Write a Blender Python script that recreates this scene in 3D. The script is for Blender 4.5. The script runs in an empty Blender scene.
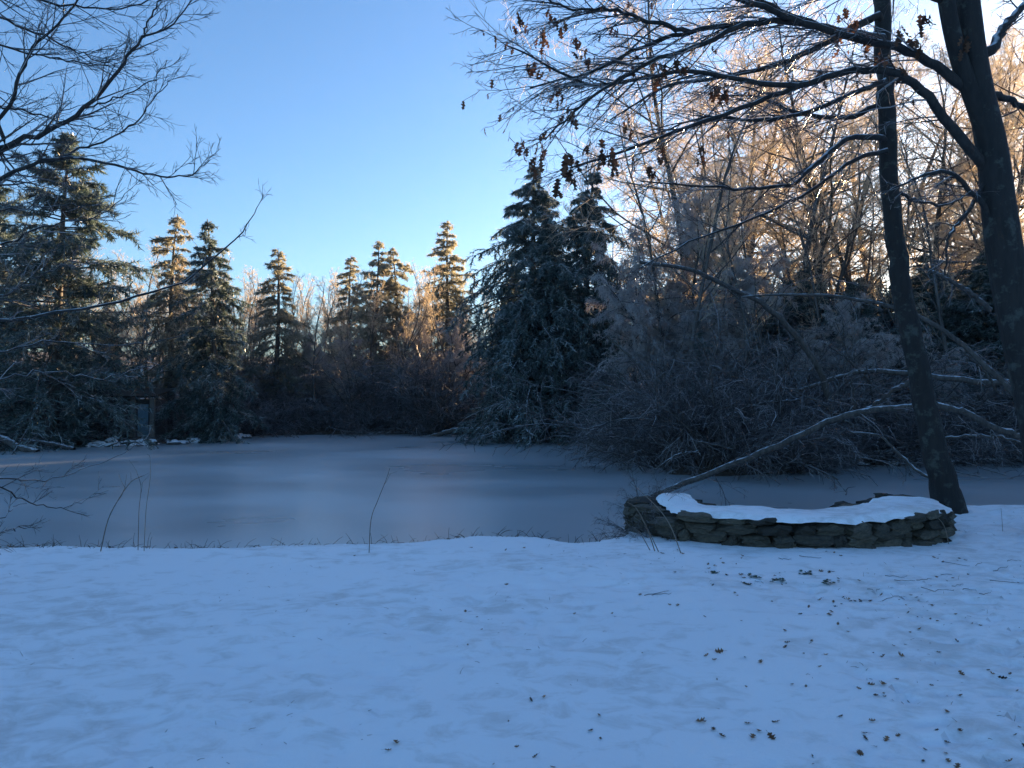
import bpy, math, random
import numpy as np
from mathutils import Vector

# ------------------------------------------------------------------ camera, sky, sun, exposure
S = bpy.context.scene
COL = S.collection
FPX, CAMZ, HOR = 750.0, 1.6, 395.0
PITCH = math.atan((HOR - 384.0) / FPX)
cam = bpy.data.cameras.new('camera')
camo = bpy.data.objects.new('camera', cam)
COL.objects.link(camo)
cam.sensor_width = 36.0
cam.lens = FPX / 1024 * 36.0
cam.clip_start = 0.05
cam.clip_end = 2000
camo.location = (0, 0, CAMZ)
camo.rotation_euler = (math.pi / 2 + PITCH, 0, 0)
S.camera = camo

SUN_AZ, SUN_EL = math.radians(41), math.radians(8.5)      # azimuth to the right of the view
world = bpy.data.worlds.new('World')
S.world = world
world.use_nodes = True
wn = world.node_tree
wn.nodes.clear()
sky = wn.nodes.new('ShaderNodeTexSky')
sky.sky_type = 'NISHITA'
sky.sun_disc = False
sky.sun_elevation = SUN_EL
sky.sun_rotation = SUN_AZ
sky.altitude = 100
sky.air_density = 1.0
sky.dust_density = 1.0
sky.ozone_density = 4.2
bg = wn.nodes.new('ShaderNodeBackground')
bg.inputs['Strength'].default_value = 0.07
wo = wn.nodes.new('ShaderNodeOutputWorld')
wn.links.new(sky.outputs[0], bg.inputs[0])
wn.links.new(bg.outputs[0], wo.inputs[0])

sl = bpy.data.lights.new('sun', 'SUN')
sl.energy = 5.0
sl.angle = math.radians(0.53)
sl.color = (1.0, 0.68, 0.37)
slo = bpy.data.objects.new('sun', sl)
COL.objects.link(slo)
sd_ = Vector((math.sin(SUN_AZ) * math.cos(SUN_EL), math.cos(SUN_AZ) * math.cos(SUN_EL), math.sin(SUN_EL)))
slo.rotation_euler = (-sd_).to_track_quat('-Z', 'Y').to_euler()
slo.location = (40, 40, 40)

S.view_settings.view_transform = 'Standard'
S.view_settings.look = 'None'
S.view_settings.gamma = 1.0
S.view_settings.use_curve_mapping = False
S.view_settings.exposure = 2.35
S.render.engine = 'CYCLES'
S.cycles.use_denoising = True
S.cycles.max_bounces = 6
S.cycles.transparent_max_bounces = 4
S.cycles.sample_clamp_indirect = 6

# ------------------------------------------------------------------ helpers
ICE = -0.35
rng = np.random.default_rng(7)
random.seed(7)


def P(px, py, Y):
    """a point at depth Y whose direction is that of a picture point"""
    u, v = (px - 512) / FPX, (384 - py) / FPX
    c, s = math.cos(PITCH), math.sin(PITCH)
    dy, dz = c - v * s, s + v * c
    return np.array([u * Y / dy, Y, CAMZ + dz * Y / dy])


def nrm(a):
    return a / np.maximum(np.linalg.norm(a, axis=-1, keepdims=True), 1e-9)


def lattice(x, y, seed):
    h = np.sin(x * 127.1 + y * 311.7 + seed * 74.7) * 43758.5453
    return h - np.floor(h)


def noise2(x, y, seed=0):
    xi, yi = np.floor(x), np.floor(y)
    fx, fy = x - xi, y - yi
    fx, fy = fx * fx * (3 - 2 * fx), fy * fy * (3 - 2 * fy)
    a, b = lattice(xi, yi, seed), lattice(xi + 1, yi, seed)
    c, d = lattice(xi, yi + 1, seed), lattice(xi + 1, yi + 1, seed)
    return (a * (1 - fx) + b * fx) * (1 - fy) + (c * (1 - fx) + d * fx) * fy


def sstep(a, b, x):
    t = np.clip((x - a) / (b - a), 0, 1)
    return t * t * (3 - 2 * t)


class MB:
    """collects polygons as numpy blocks, builds ONE mesh"""
    def __init__(self):
        self.V, self.F, self.T, self.M, self.n = [], [], [], [], 0

    def add(self, v, f, tint=None, mat=0):
        v = np.asarray(v, dtype=np.float32).reshape(-1, 3)
        f = np.asarray(f, dtype=np.int64)
        self.V.append(v)
        self.F.append(f + self.n)
        self.T.append(np.full(len(v), .5, np.float32) if tint is None else np.asarray(tint, np.float32))
        self.M.append(mat)
        self.n += len(v)

    def tubes(self, pts, rad, sides=3, tint=None, mat=0):
        N, m, _ = pts.shape
        if N == 0:
            return
        t = np.empty_like(pts)
        t[:, 1:-1] = pts[:, 2:] - pts[:, :-2]
        t[:, 0] = pts[:, 1] - pts[:, 0]
        t[:, -1] = pts[:, -1] - pts[:, -2]
        t = nrm(t)
        mean = nrm(pts[:, -1] - pts[:, 0])
        ref = np.where(np.abs(mean[:, 2:3]) > .8, np.array([[1., .13, 0]]), np.array([[.05, .07, 1.]]))
        u = nrm(np.cross(t, ref[:, None, :]))
        w = np.cross(t, u)
        a = np.arange(sides) * 2 * math.pi / sides
        ring = pts[:, :, None, :] + rad[:, :, None, None] * (u[:, :, None, :] * np.cos(a)[None, None, :, None] + w[:, :, None, :] * np.sin(a)[None, None, :, None])
        idx = np.arange(N * m * sides).reshape(N, m, sides)
        i0, i1 = idx[:, :-1, :], idx[:, 1:, :]
        f = np.stack([i0, np.roll(i0, -1, 2), np.roll(i1, -1, 2), i1], -1).reshape(-1, 4)
        tt = rng.random(N) if tint is None else np.broadcast_to(tint, (N,))
        self.add(ring, f, np.repeat(tt, m * sides), mat)

    def blades(self, p, d, L, w, tint, mat=0):
        """single thin triangles: needles"""
        side = nrm(np.cross(d, rng.normal(size=d.shape))) * (w * .5)[:, None]
        v = np.stack([p - side, p + side, p + d * L[:, None]], 1)
        f = np.arange(len(p) * 3).reshape(-1, 3)
        self.add(v, f, np.repeat(tint, 3), mat)

    def mesh(self, name, mats, smooth=True):
        me = bpy.data.meshes.new(name)
        V = np.concatenate(self.V)
        me.vertices.add(len(V))
        me.vertices.foreach_set('co', V.ravel())
        tot = np.concatenate([np.full(len(f), f.shape[1]) for f in self.F])
        lv = np.concatenate([f.ravel() for f in self.F])
        me.loops.add(len(lv))
        me.loops.foreach_set('vertex_index', lv.astype(np.int32))
        me.polygons.add(len(tot))
        st = np.concatenate([[0], np.cumsum(tot)[:-1]])
        me.polygons.foreach_set('loop_start', st.astype(np.int32))
        me.polygons.foreach_set('loop_total', tot.astype(np.int32))
        me.polygons.foreach_set('use_smooth', np.full(len(tot), smooth))
        if any(self.M):
            mi = np.concatenate([np.full(len(f), m) for f, m in zip(self.F, self.M)])
            me.polygons.foreach_set('material_index', mi.astype(np.int32))
        at = me.attributes.new('tint', 'FLOAT', 'POINT')
        at.data.foreach_set('value', np.concatenate(self.T))
        for mt in (mats if isinstance(mats, (list, tuple)) else [mats]):
            me.materials.append(mt)
        me.update(calc_edges=True)
        return me


def link(name, me, parent=None, loc=None, rot=None, sc=None):
    o = bpy.data.objects.new(name, me)
    COL.objects.link(o)
    if parent is not None:
        o.parent = parent
    if loc is not None:
        o.location = loc
    if rot is not None:
        o.rotation_euler = rot
    if sc is not None:
        o.scale = sc if hasattr(sc, '__len__') else (sc, sc, sc)
    return o


def tag(o, label=None, cat=None, group=None, kind=None):
    if label:
        o['label'] = label
    if cat:
        o['category'] = cat
    if group:
        o['group'] = group
    if kind:
        o['kind'] = kind
    return o


# ------------------------------------------------------------------ materials
def newmat(name):
    m = bpy.data.materials.new(name)
    m.use_nodes = True
    nt = m.node_tree
    nt.nodes.clear()
    out = nt.nodes.new('ShaderNodeOutputMaterial')
    return m, nt, out


def N(nt, kind, **kw):
    n = nt.nodes.new(kind)
    for k, v in kw.items():
        if k in n.inputs:
            n.inputs[k].default_value = v
        else:
            setattr(n, k, v)
    return n


def ramp(nt, fac, stops):
    r = nt.nodes.new('ShaderNodeValToRGB')
    e = r.color_ramp.elements
    while len(e) < len(stops):
        e.new(.5)
    for i, (p, c) in enumerate(stops):
        e[i].position = p
        e[i].color = (*c, 1) if len(c) == 3 else c
    nt.links.new(fac, r.inputs[0])
    return r.outputs[0]


def plant_mat(name, stops, rough=.45, trans=.35, spec=.5, tcol=None):
    """twig / needle: colour by the per-piece tint, part of the light passes through the ice on it"""
    m, nt, out = newmat(name)
    at = N(nt, 'ShaderNodeAttribute', attribute_name='tint')
    c = ramp(nt, at.outputs['Fac'], stops)
    b = N(nt, 'ShaderNodeBsdfPrincipled', Roughness=rough)
    b.inputs['Specular IOR Level'].default_value = spec
    nt.links.new(c, b.inputs['Base Color'])
    if trans > 0:
        t = N(nt, 'ShaderNodeBsdfTranslucent')
        if tcol:
            t.inputs[0].default_value = (*tcol, 1)
        else:
            nt.links.new(c, t.inputs[0])
        mx = N(nt, 'ShaderNodeMixShader')
        mx.inputs[0].default_value = trans
        nt.links.new(b.outputs[0], mx.inputs[1])
        nt.links.new(t.outputs[0], mx.inputs[2])
        nt.links.new(mx.outputs[0], out.inputs[0])
    else:
        nt.links.new(b.outputs[0], out.inputs[0])
    return m


def bark_mat(name, dark, light, lichen=None, scale=1.0, snow=0.0):
    m, nt, out = newmat(name)
    tc = N(nt, 'ShaderNodeTexCoord')
    mp = N(nt, 'ShaderNodeMapping')
    mp.inputs['Scale'].default_value = (14 * scale, 14 * scale, 2.6 * scale)
    nt.links.new(tc.outputs['Object'], mp.inputs[0])
    n1 = N(nt, 'ShaderNodeTexNoise', Scale=1.0, Detail=6, Roughness=.65)
    nt.links.new(mp.outputs[0], n1.inputs['Vector'])
    c = ramp(nt, n1.outputs[0], [(.35, dark), (.7, light)])
    if lichen:
        n2 = N(nt, 'ShaderNodeTexNoise', Scale=5.0, Detail=5, Roughness=.7)
        nt.links.new(tc.outputs['Object'], n2.inputs['Vector'])
        f = ramp(nt, n2.outputs[0], [(.54, (0, 0, 0)), (.64, (.75, .75, .75))])
        mix = N(nt, 'ShaderNodeMixRGB')
        nt.links.new(f, mix.inputs[0])
        nt.links.new(c, mix.inputs[1])
        mix.inputs[2].default_value = (*lichen, 1)
        c = mix.outputs[0]
    if snow > 0:      # frost and snow that has settled on upward faces
        g = N(nt, 'ShaderNodeNewGeometry')
        sp = N(nt, 'ShaderNodeSeparateXYZ')
        nt.links.new(g.outputs['Normal'], sp.inputs[0])
        n3 = N(nt, 'ShaderNodeTexNoise', Scale=9.0, Detail=3)
        nt.links.new(tc.outputs['Object'], n3.inputs['Vector'])
        ad = N(nt, 'ShaderNodeMath', operation='ADD')
        nt.links.new(sp.outputs[2], ad.inputs[0])
        nt.links.new(n3.outputs[0], ad.inputs[1])
        f = ramp(nt, ad.outputs[0], [(1.5 - snow, (0, 0, 0)), (1.65 - snow, (.9, .9, .9))]) if False else None
        mr = N(nt, 'ShaderNodeMapRange')
        mr.inputs['From Min'].default_value = 1.5 - snow
        mr.inputs['From Max'].default_value = 1.75 - snow
        nt.links.new(ad.outputs[0], mr.inputs['Value'])
        mix = N(nt, 'ShaderNodeMixRGB')
        nt.links.new(mr.outputs[0], mix.inputs[0])
        nt.links.new(c, mix.inputs[1])
        mix.inputs[2].default_value = (.62, .66, .7, 1)
        c = mix.outputs[0]
    b = N(nt, 'ShaderNodeBsdfPrincipled', Roughness=.75)
    nt.links.new(c, b.inputs['Base Color'])
    bu = N(nt, 'ShaderNodeBump', Strength=.8, Distance=.02)
    nt.links.new(n1.outputs[0], bu.inputs['Height'])
    nt.links.new(bu.outputs[0], b.inputs['Normal'])
    nt.links.new(b.outputs[0], out.inputs[0])
    return m


M = {}
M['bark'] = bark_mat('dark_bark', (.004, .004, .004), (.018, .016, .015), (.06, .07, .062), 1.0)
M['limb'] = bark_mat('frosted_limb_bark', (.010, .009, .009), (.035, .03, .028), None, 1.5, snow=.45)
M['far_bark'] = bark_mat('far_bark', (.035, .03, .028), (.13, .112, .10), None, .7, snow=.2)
M['log'] = bark_mat('fallen_branch_bark', (.03, .026, .024), (.11, .095, .084), None, 1.5, snow=.34)
M['twig'] = plant_mat('iced_twig', [(0, (.13, .10, .085)), (.5, (.32, .265, .23)), (1, (.68, .62, .57))], .25, .76, .6, (.94, .85, .71))
M['near_twig'] = plant_mat('near_iced_twig', [(0, (.035, .03, .028)), (.6, (.12, .10, .098)), (1, (.45, .46, .48))], .25, .25, .6)
M['weep_twig'] = plant_mat('weeping_iced_twig', [(0, (.42, .37, .36)), (.5, (.64, .59, .58)), (1, (.86, .83, .82))], .3, .5, .6)
M['shrub'] = plant_mat('shrub_twig', [(0, (.05, .046, .048)), (.6, (.15, .138, .142)), (1, (.42, .41, .425))], .4, .3, .5)
M['needle'] = plant_mat('iced_pine_needles', [(0, (.026, .05, .04)), (.4, (.085, .13, .118)), (.7, (.27, .33, .33)), (1, (.60, .65, .66))], .3, .45, .7)
M['needle_pale'] = plant_mat('frosted_pine_needles', [(0, (.045, .06, .042)), (.5, (.16, .175, .135)), (1, (.62, .60, .50))], .35, .6, .6, (.42, .40, .30))
M['dead_leaf'] = plant_mat('dead_oak_leaf', [(0, (.05, .025, .016)), (1, (.19, .095, .055))], .7, .45, .3)
M['floor_leaf'] = plant_mat('fallen_oak_leaf', [(0, (.035, .019, .013)), (.5, (.12, .062, .035)), (1, (.24, .14, .085))], .8, 0, .2)
M['green'] = plant_mat('dull_green_leaf', [(0, (.02, .035, .02)), (1, (.06, .09, .055))], .6, 0, .3)
M['grass'] = plant_mat('dry_grass', [(0, (.03, .022, .015)), (1, (.13, .095, .06))], .8, .1, .2)
M['cane'] = plant_mat('dry_cane', [(0, (.09, .07, .055)), (1, (.26, .21, .17))], .7, 0, .3)


def snow_mat(name='snow', soil=True):
    m, nt, out = newmat(name)
    tc = N(nt, 'ShaderNodeTexCoord')
    mp = N(nt, 'ShaderNodeMapping')
    mp.inputs['Scale'].default_value = (1.0, 1.35, 1.0)
    nt.links.new(tc.outputs['Object'], mp.inputs[0])
    n0 = N(nt, 'ShaderNodeTexNoise', Scale=.5, Detail=2)
    n1 = N(nt, 'ShaderNodeTexNoise', Scale=4.2, Detail=6, Roughness=.68, Distortion=.6)
    nt.links.new(mp.outputs[0], n0.inputs['Vector'])
    nt.links.new(mp.outputs[0], n1.inputs['Vector'])
    a = N(nt, 'ShaderNodeMath', operation='MULTIPLY_ADD')
    nt.links.new(n0.outputs[0], a.inputs[0])
    a.inputs[1].default_value = .60
    nt.links.new(n1.outputs[0], a.inputs[2])
    f = ramp(nt, a.outputs[0], [(.79, (.92, .945, .975)), (.99, (.70, .705, .705))])   # thin snow, grass beneath
    ge = N(nt, 'ShaderNodeNewGeometry')
    sz = N(nt, 'ShaderNodeSeparateXYZ')
    nt.links.new(ge.outputs['True Normal'], sz.inputs[0])
    so = ramp(nt, sz.outputs[2], [(.62, (1, 1, 1)) if soil else (.01, (0, 0, 0)), (.80, (0, 0, 0))])     # bare earth where the bank is too steep to hold snow
    mx = N(nt, 'ShaderNodeMixRGB')
    nt.links.new(so, mx.inputs[0])
    nt.links.new(f, mx.inputs[1])
    mx.inputs[2].default_value = (.045, .034, .025, 1)
    f = mx.outputs[0]
    b = N(nt, 'ShaderNodeBsdfPrincipled', Roughness=.55)
    b.inputs['Specular IOR Level'].default_value = .3
    nt.links.new(f, b.inputs['Base Color'])
    n2 = N(nt, 'ShaderNodeTexNoise', Scale=26, Detail=7, Roughness=.78)
    nt.links.new(tc.outputs['Object'], n2.inputs['Vector'])
    bu = N(nt, 'ShaderNodeBump', Strength=.5, Distance=.016)
    nt.links.new(n2.outputs[0], bu.inputs['Height'])
    nt.links.new(bu.outputs[0], b.inputs['Normal'])
    nt.links.new(b.outputs[0], out.inputs[0])
    return m


def floor_mat():
    m, nt, out = newmat('forest_floor')
    tc = N(nt, 'ShaderNodeTexCoord')
    n1 = N(nt, 'ShaderNodeTexNoise', Scale=.9, Detail=8, Roughness=.72)
    n2 = N(nt, 'ShaderNodeTexNoise', Scale=9, Detail=4, Roughness=.6)
    nt.links.new(tc.outputs['Object'], n1.inputs['Vector'])
    nt.links.new(tc.outputs['Object'], n2.inputs['Vector'])
    c = ramp(nt, n2.outputs[0], [(.3, (.025, .018, .013)), (.7, (.10, .07, .05))])
    f = ramp(nt, n1.outputs[0], [(.55, (0, 0, 0)), (.62, (1, 1, 1))])
    mix = N(nt, 'ShaderNodeMixRGB')
    nt.links.new(f, mix.inputs[0])
    nt.links.new(c, mix.inputs[1])
    mix.inputs[2].default_value = (.6, .63, .67, 1)
    b = N(nt, 'ShaderNodeBsdfPrincipled', Roughness=.9)
    nt.links.new(mix.outputs[0], b.inputs['Base Color'])
    bu = N(nt, 'ShaderNodeBump', Strength=.8, Distance=.08)
    nt.links.new(n2.outputs[0], bu.inputs['Height'])
    nt.links.new(bu.outputs[0], b.inputs['Normal'])
    nt.links.new(b.outputs[0], out.inputs[0])
    return m


def ice_mat():
    m, nt, out = newmat('pond_ice')
    tc = N(nt, 'ShaderNodeTexCoord')
    mp = N(nt, 'ShaderNodeMapping')
    mp.inputs['Scale'].default_value = (.55, 1.0, 1.0)
    nt.links.new(tc.outputs['Object'], mp.inputs[0])
    n1 = N(nt, 'ShaderNodeTexNoise', Scale=.28, Detail=4, Roughness=.55)
    n2 = N(nt, 'ShaderNodeTexNoise', Scale=14, Detail=5, Roughness=.7)
    nt.links.new(mp.outputs[0], n1.inputs['Vector'])
    nt.links.new(tc.outputs['Object'], n2.inputs['Vector'])
    c = ramp(nt, n1.outputs[0], [(.35, (.31, .345, .36)), (.65, (.42, .465, .485))])
    # frost crystals and specks of snow, thick towards the near shore
    sp = N(nt, 'ShaderNodeSeparateXYZ')
    nt.links.new(tc.outputs['Object'], sp.inputs[0])
    mr = N(nt, 'ShaderNodeMapRange')
    for k, v in (('From Min', 9), ('From Max', 21), ('To Min', .16), ('To Max', 0)):
        mr.inputs[k].default_value = v
    nt.links.new(sp.outputs[1], mr.inputs['Value'])
    ad = N(nt, 'ShaderNodeMath', operation='ADD')
    nt.links.new(n2.outputs[0], ad.inputs[0])
    nt.links.new(mr.outputs[0], ad.inputs[1])
    f = ramp(nt, ad.outputs[0], [(.64, (0, 0, 0)), (.74, (.7, .7, .7))])
    mix = N(nt, 'ShaderNodeMixRGB')
    nt.links.new(f, mix.inputs[0])
    nt.links.new(c, mix.inputs[1])
    mix.inputs[2].default_value = (.38, .42, .45, 1)
    b = N(nt, 'ShaderNodeBsdfPrincipled')
    nt.links.new(mix.outputs[0], b.inputs['Base Color'])
    r = N(nt, 'ShaderNodeMapRange')
    for k, v in (('From Min', .35), ('From Max', .65), ('To Min', .27), ('To Max', .36)):
        r.inputs[k].default_value = v
    nt.links.new(n1.outputs[0], r.inputs['Value'])
    nt.links.new(r.outputs[0], b.inputs['Roughness'])
    b.inputs['IOR'].default_value = 2.2
    b.inputs['Specular IOR Level'].default_value = 1.0
    bu = N(nt, 'ShaderNodeBump', Strength=.12, Distance=.01)
    nt.links.new(n2.outputs[0], bu.inputs['Height'])
    nt.links.new(bu.outputs[0], b.inputs['Normal'])
    nt.links.new(b.outputs[0], out.inputs[0])
    return m


def stone_mat(name, a, bcol, snow=0.0):
    m, nt, out = newmat(name)
    tc = N(nt, 'ShaderNodeTexCoord')
    oi = N(nt, 'ShaderNodeObjectInfo')
    n1 = N(nt, 'ShaderNodeTexNoise', Scale=7, Detail=7, Roughness=.7)
    nt.links.new(tc.outputs['Object'], n1.inputs['Vector'])
    c = ramp(nt, n1.outputs[0], [(.3, a), (.7, bcol)])
    hs = N(nt, 'ShaderNodeHueSaturation')
    mr = N(nt, 'ShaderNodeMapRange')
    mr.inputs['To Min'].default_value = .35
    mr.inputs['To Max'].default_value = 1.6
    nt.links.new(oi.outputs['Random'], mr.inputs['Value'])
    nt.links.new(mr.outputs[0], hs.inputs['Value'])
    nt.links.new(c, hs.inputs['Color'])
    c = hs.outputs[0]
    if snow > 0:
        g = N(nt, 'ShaderNodeNewGeometry')
        sp = N(nt, 'ShaderNodeSeparateXYZ')
        nt.links.new(g.outputs['Normal'], sp.inputs[0])
        ad = N(nt, 'ShaderNodeMath', operation='ADD')
        nt.links.new(sp.outputs[2], ad.inputs[0])
        nt.links.new(n1.outputs[0], ad.inputs[1])
        m2 = N(nt, 'ShaderNodeMapRange')
        m2.inputs['From Min'].default_value = 1.35 - snow
        m2.inputs['From Max'].default_value = 1.55 - snow
        nt.links.new(ad.outputs[0], m2.inputs['Value'])
        mix = N(nt, 'ShaderNodeMixRGB')
        nt.links.new(m2.outputs[0], mix.inputs[0])
        nt.links.new(c, mix.inputs[1])
        mix.inputs[2].default_value = (.7, .73, .76, 1)
        c = mix.outputs[0]
    b = N(nt, 'ShaderNodeBsdfPrincipled', Roughness=.8)
    nt.links.new(c, b.inputs['Base Color'])
    bu = N(nt, 'ShaderNodeBump', Strength=.9, Distance=.02)
    nt.links.new(n1.outputs[0], bu.inputs['Height'])
    nt.links.new(bu.outputs[0], b.inputs['Normal'])
    nt.links.new(b.outputs[0], out.inputs[0])
    return m


def plain_mat(name, a, b_, rough=.7, scale=6, stretch=(1, 1, 1)):
    m, nt, out = newmat(name)
    tc = N(nt, 'ShaderNodeTexCoord')
    mp = N(nt, 'ShaderNodeMapping')
    mp.inputs['Scale'].default_value = stretch
    nt.links.new(tc.outputs['Object'], mp.inputs[0])
    n1 = N(nt, 'ShaderNodeTexNoise', Scale=scale, Detail=5, Roughness=.65)
    nt.links.new(mp.outputs[0], n1.inputs['Vector'])
    c = ramp(nt, n1.outputs[0], [(.3, a), (.7, b_)])
    b = N(nt, 'ShaderNodeBsdfPrincipled', Roughness=rough)
    nt.links.new(c, b.inputs['Base Color'])
    nt.links.new(b.outputs[0], out.inputs[0])
    return m


M['snow'] = snow_mat()
M['cap_snow'] = snow_mat('wall_snow', False)
M['floor'] = floor_mat()
M['ice'] = ice_mat()
M['stone'] = stone_mat('wall_stone', (.014, .015, .012), (.12, .10, .07))
M['rock'] = stone_mat('shore_rock', (.05, .05, .05), (.16, .15, .14), snow=.45)
M['core'] = plain_mat('earth_core', (.015, .013, .011), (.04, .034, .028), .95)
M['shed_wall'] = plain_mat('weathered_boards', (.035, .035, .038), (.075, .072, .07), .85, 3, (8, 8, .5))
M['shed_door'] = plain_mat('blue_paint', (.09, .17, .23), (.14, .24, .31), .6, 3, (6, 6, .6))
M['shed_post'] = plain_mat('grey_wood', (.12, .11, .10), (.22, .20, .18), .8, 4, (8, 8, .6))

# ------------------------------------------------------------------ terrain and pond
POND = np.array([(-45, 9.0), (-20, 8.9), (-9, 8.6), (-5.5, 8.4), (-3, 8.4), (-1.5, 8.6), (-.5, 9.0), (.35, 9.0), (.8, 8.7),
                 (1.0, 9.2), (1.4, 9.9), (2.4, 10.35), (4.3, 10.5), (5.0, 11.0), (5.9, 11.3), (7.6, 11.4), (10, 12), (18, 13), (30, 15), (34, 22),
                 (22, 22.5), (14, 21.5), (9.5, 20.5), (7, 18.6), (4.8, 17.4), (3.6, 18.2), (3.9, 22), (4.4, 26.5), (3.6, 29.5), (1.5, 30.4), (-.3, 30.8),
                 (-.8, 33), (-1.2, 36), (-4, 37), (-8, 36.8), (-11.8, 36), (-12.4, 32.5), (-14, 29.3), (-17, 28.2), (-22, 27), (-34, 25), (-45, 20)], float)


def pond_sd(x, y):
    """signed distance to the pond's edge, positive on land"""
    x, y = np.asarray(x, float), np.asarray(y, float)
    d = np.full(x.shape, 1e9)
    ins = np.zeros(x.shape, bool)
    n = len(POND)
    for i in range(n):
        ax, ay = POND[i]
        bx, by = POND[(i + 1) % n]
        ex, ey = bx - ax, by - ay
        t = np.clip(((x - ax) * ex + (y - ay) * ey) / (ex * ex + ey * ey), 0, 1)
        d = np.minimum(d, np.hypot(x - ax - t * ex, y - ay - t * ey))
        c = ((ay > y) != (by > y)) & (x < (bx - ax) * (y - ay) / (by - ay + 1e-12) + ax)
        ins ^= c
    return np.where(ins, -d, d)


def height(x, y):
    x, y = np.asarray(x, float), np.asarray(y, float)
    wob = (noise2(x * 1.7, y * 1.7, 3) - .5) * .22 + (noise2(x * 6, y * 6, 4) - .5) * .07
    sd = pond_sd(x, y) + wob
    near = sstep(14.5, 12.5, y) * 1.0
    bank = -.8 + .8 * sstep(-.28, .5, sd)                       # lawn side: a short bank down to the ice
    far = -.8 + .62 * sstep(-.3, .6, sd) + .03 * np.clip(sd - 1.0, 0, 45) + .085 * np.clip(sd - 5, 0, 70) + .25 * (noise2(x * .35, y * .35, 9) - .5) * sstep(.5, 4, sd)
    h = near * bank + (1 - near) * far
    # lawn: slow swells, thin-snow dimples
    lawn = near * sstep(.3, 1.2, sd)
    h = h + lawn * (.10 * (noise2(x * .3, y * .3, 1) - .5) + .035 * (noise2(x * 1.3, y * 1.3, 2) - .5))
    h = h + lawn * .12 * sstep(5.5, 9, x)
    return h


def hz(x, y):
    return float(height(np.array([x]), np.array([y]))[0])


def grid(name, xs, ys, fn, mat, smooth=True):
    X, Y = np.meshgrid(xs, ys)
    Z = fn(X, Y)
    idx = np.arange(X.size).reshape(X.shape)
    f = np.stack([idx[:-1, :-1], idx[:-1, 1:], idx[1:, 1:], idx[1:, :-1]], -1).reshape(-1, 4)
    b = MB()
    b.add(np.stack([X, Y, Z], -1), f)
    return link(name, b.mesh(name, mat, smooth))


def lawn_fn(X, Y):
    h = height(X, Y)
    sd = pond_sd(X, Y)
    n = noise2(X * 9, Y * 14, 11)
    dim = sstep(.62, .84, n) * (.45 + .55 * sstep(-1.5, 3, X)) * sstep(.30, .65, noise2(X * .8, Y * .8, 12))
    h = h - .03 * dim * sstep(.2, .8, sd)
    h = h + (.010 * (noise2(X * 3.1, Y * 3.7, 13) - .5) + .004 * (noise2(X * 17, Y * 17, 14) - .5)) * sstep(.0, .6, sd)
    # a drift lies against the stones
    return h


xs = np.concatenate([np.linspace(-30, -9.1, 80), np.arange(-9, 10.5, .045), np.linspace(10.6, 24, 60)])
ys = np.concatenate([np.linspace(-12, 1.4, 40), np.arange(1.5, 12.6, .045)])
g = grid('ground', xs, ys, lawn_fn, M['snow'])
tag(g, 'snow covered lawn sloping to the frozen pond', kind='structure')


def far_fn(X, Y):
    h = height(X, Y)
    inside = (Y < 12.4) & (Y > -11.5) & (X > -29.5) & (X < 23.5)
    return np.where(inside, h - 1.2, h)


xs = np.concatenate([np.linspace(-300, -52, 32), np.arange(-50, 61, .6), np.linspace(63, 300, 40)])
ys = np.concatenate([np.linspace(-120, 10, 30), np.arange(10.6, 62, .5), np.linspace(63, 420, 60)])
g = grid('forest_floor', xs, ys, far_fn, M['floor'])
tag(g, 'leaf littered forest floor with thin patchy snow', kind='structure')


def ice_fn(X, Y):
    return ICE + .004 * (noise2(X * .7, Y * .7, 21) - .5)


g = grid('pond_ice', np.linspace(-46, 35, 160), np.linspace(7, 38, 70), ice_fn, M['ice'])
tag(g, 'grey blue ice covering the pond', kind='structure')


# ------------------------------------------------------------------ growth
def grow(p, d, L, n, r0, r1, wob, trop, tw=1.0):
    """a batch of branches: (k,3) starts -> (k,n+1,3) points and (k,n+1) radii"""
    k = len(p)
    pts = np.empty((k, n + 1, 3))
    pts[:, 0] = p
    d = nrm(d)
    for i in range(n):
        d = nrm(d + wob * rng.normal(size=(k, 3)) + np.asarray(trop) * (1.0 / n))
        pts[:, i + 1] = pts[:, i] + d * (L / n)[:, None]
    t = np.linspace(0, 1, n + 1)[None, :]
    rad = r0[:, None] * (1 - t) ** tw + r1[:, None] * (1 - (1 - t) ** tw)
    return pts, rad


def sprout(pts, rad, per, t0, t1, ang, lf, rmax=.6, L0=None, angj=.25, shrink=.5, flat=0.0):
    """starts of child branches spread along a batch of parents"""
    k, m, _ = pts.shape
    n = m - 1
    Lp = np.linalg.norm(np.diff(pts, axis=1), axis=2).sum(1) if L0 is None else np.full(k, L0)
    idx = np.repeat(np.arange(k), per)
    # evenly spread with jitter
    t = (np.tile(np.arange(per), k) + rng.random(k * per)) / per
    t = t0 + (t1 - t0) * t
    s = np.minimum((t * n).astype(int), n - 1)
    fr = (t * n - s)[:, None]
    a, b = pts[idx, s], pts[idx, s + 1]
    pos = a * (1 - fr) + b * fr
    tan = nrm(b - a)
    rr = rad[idx, s] * (1 - fr[:, 0]) + rad[idx, s + 1] * fr[:, 0]
    q = rng.normal(size=tan.shape)
    if flat:
        q[:, 2] *= (1 - flat)
    perp = nrm(q - (q * tan).sum(1, keepdims=True) * tan)
    an = ang + angj * rng.normal(size=len(idx))
    d = tan * np.cos(an)[:, None] + perp * np.sin(an)[:, None]
    L = Lp[idx] * lf * (1 - shrink * t) * rng.uniform(.55, 1.25, len(idx))
    return pos, d, L, np.minimum(rr * rmax, 1), idx


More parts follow.
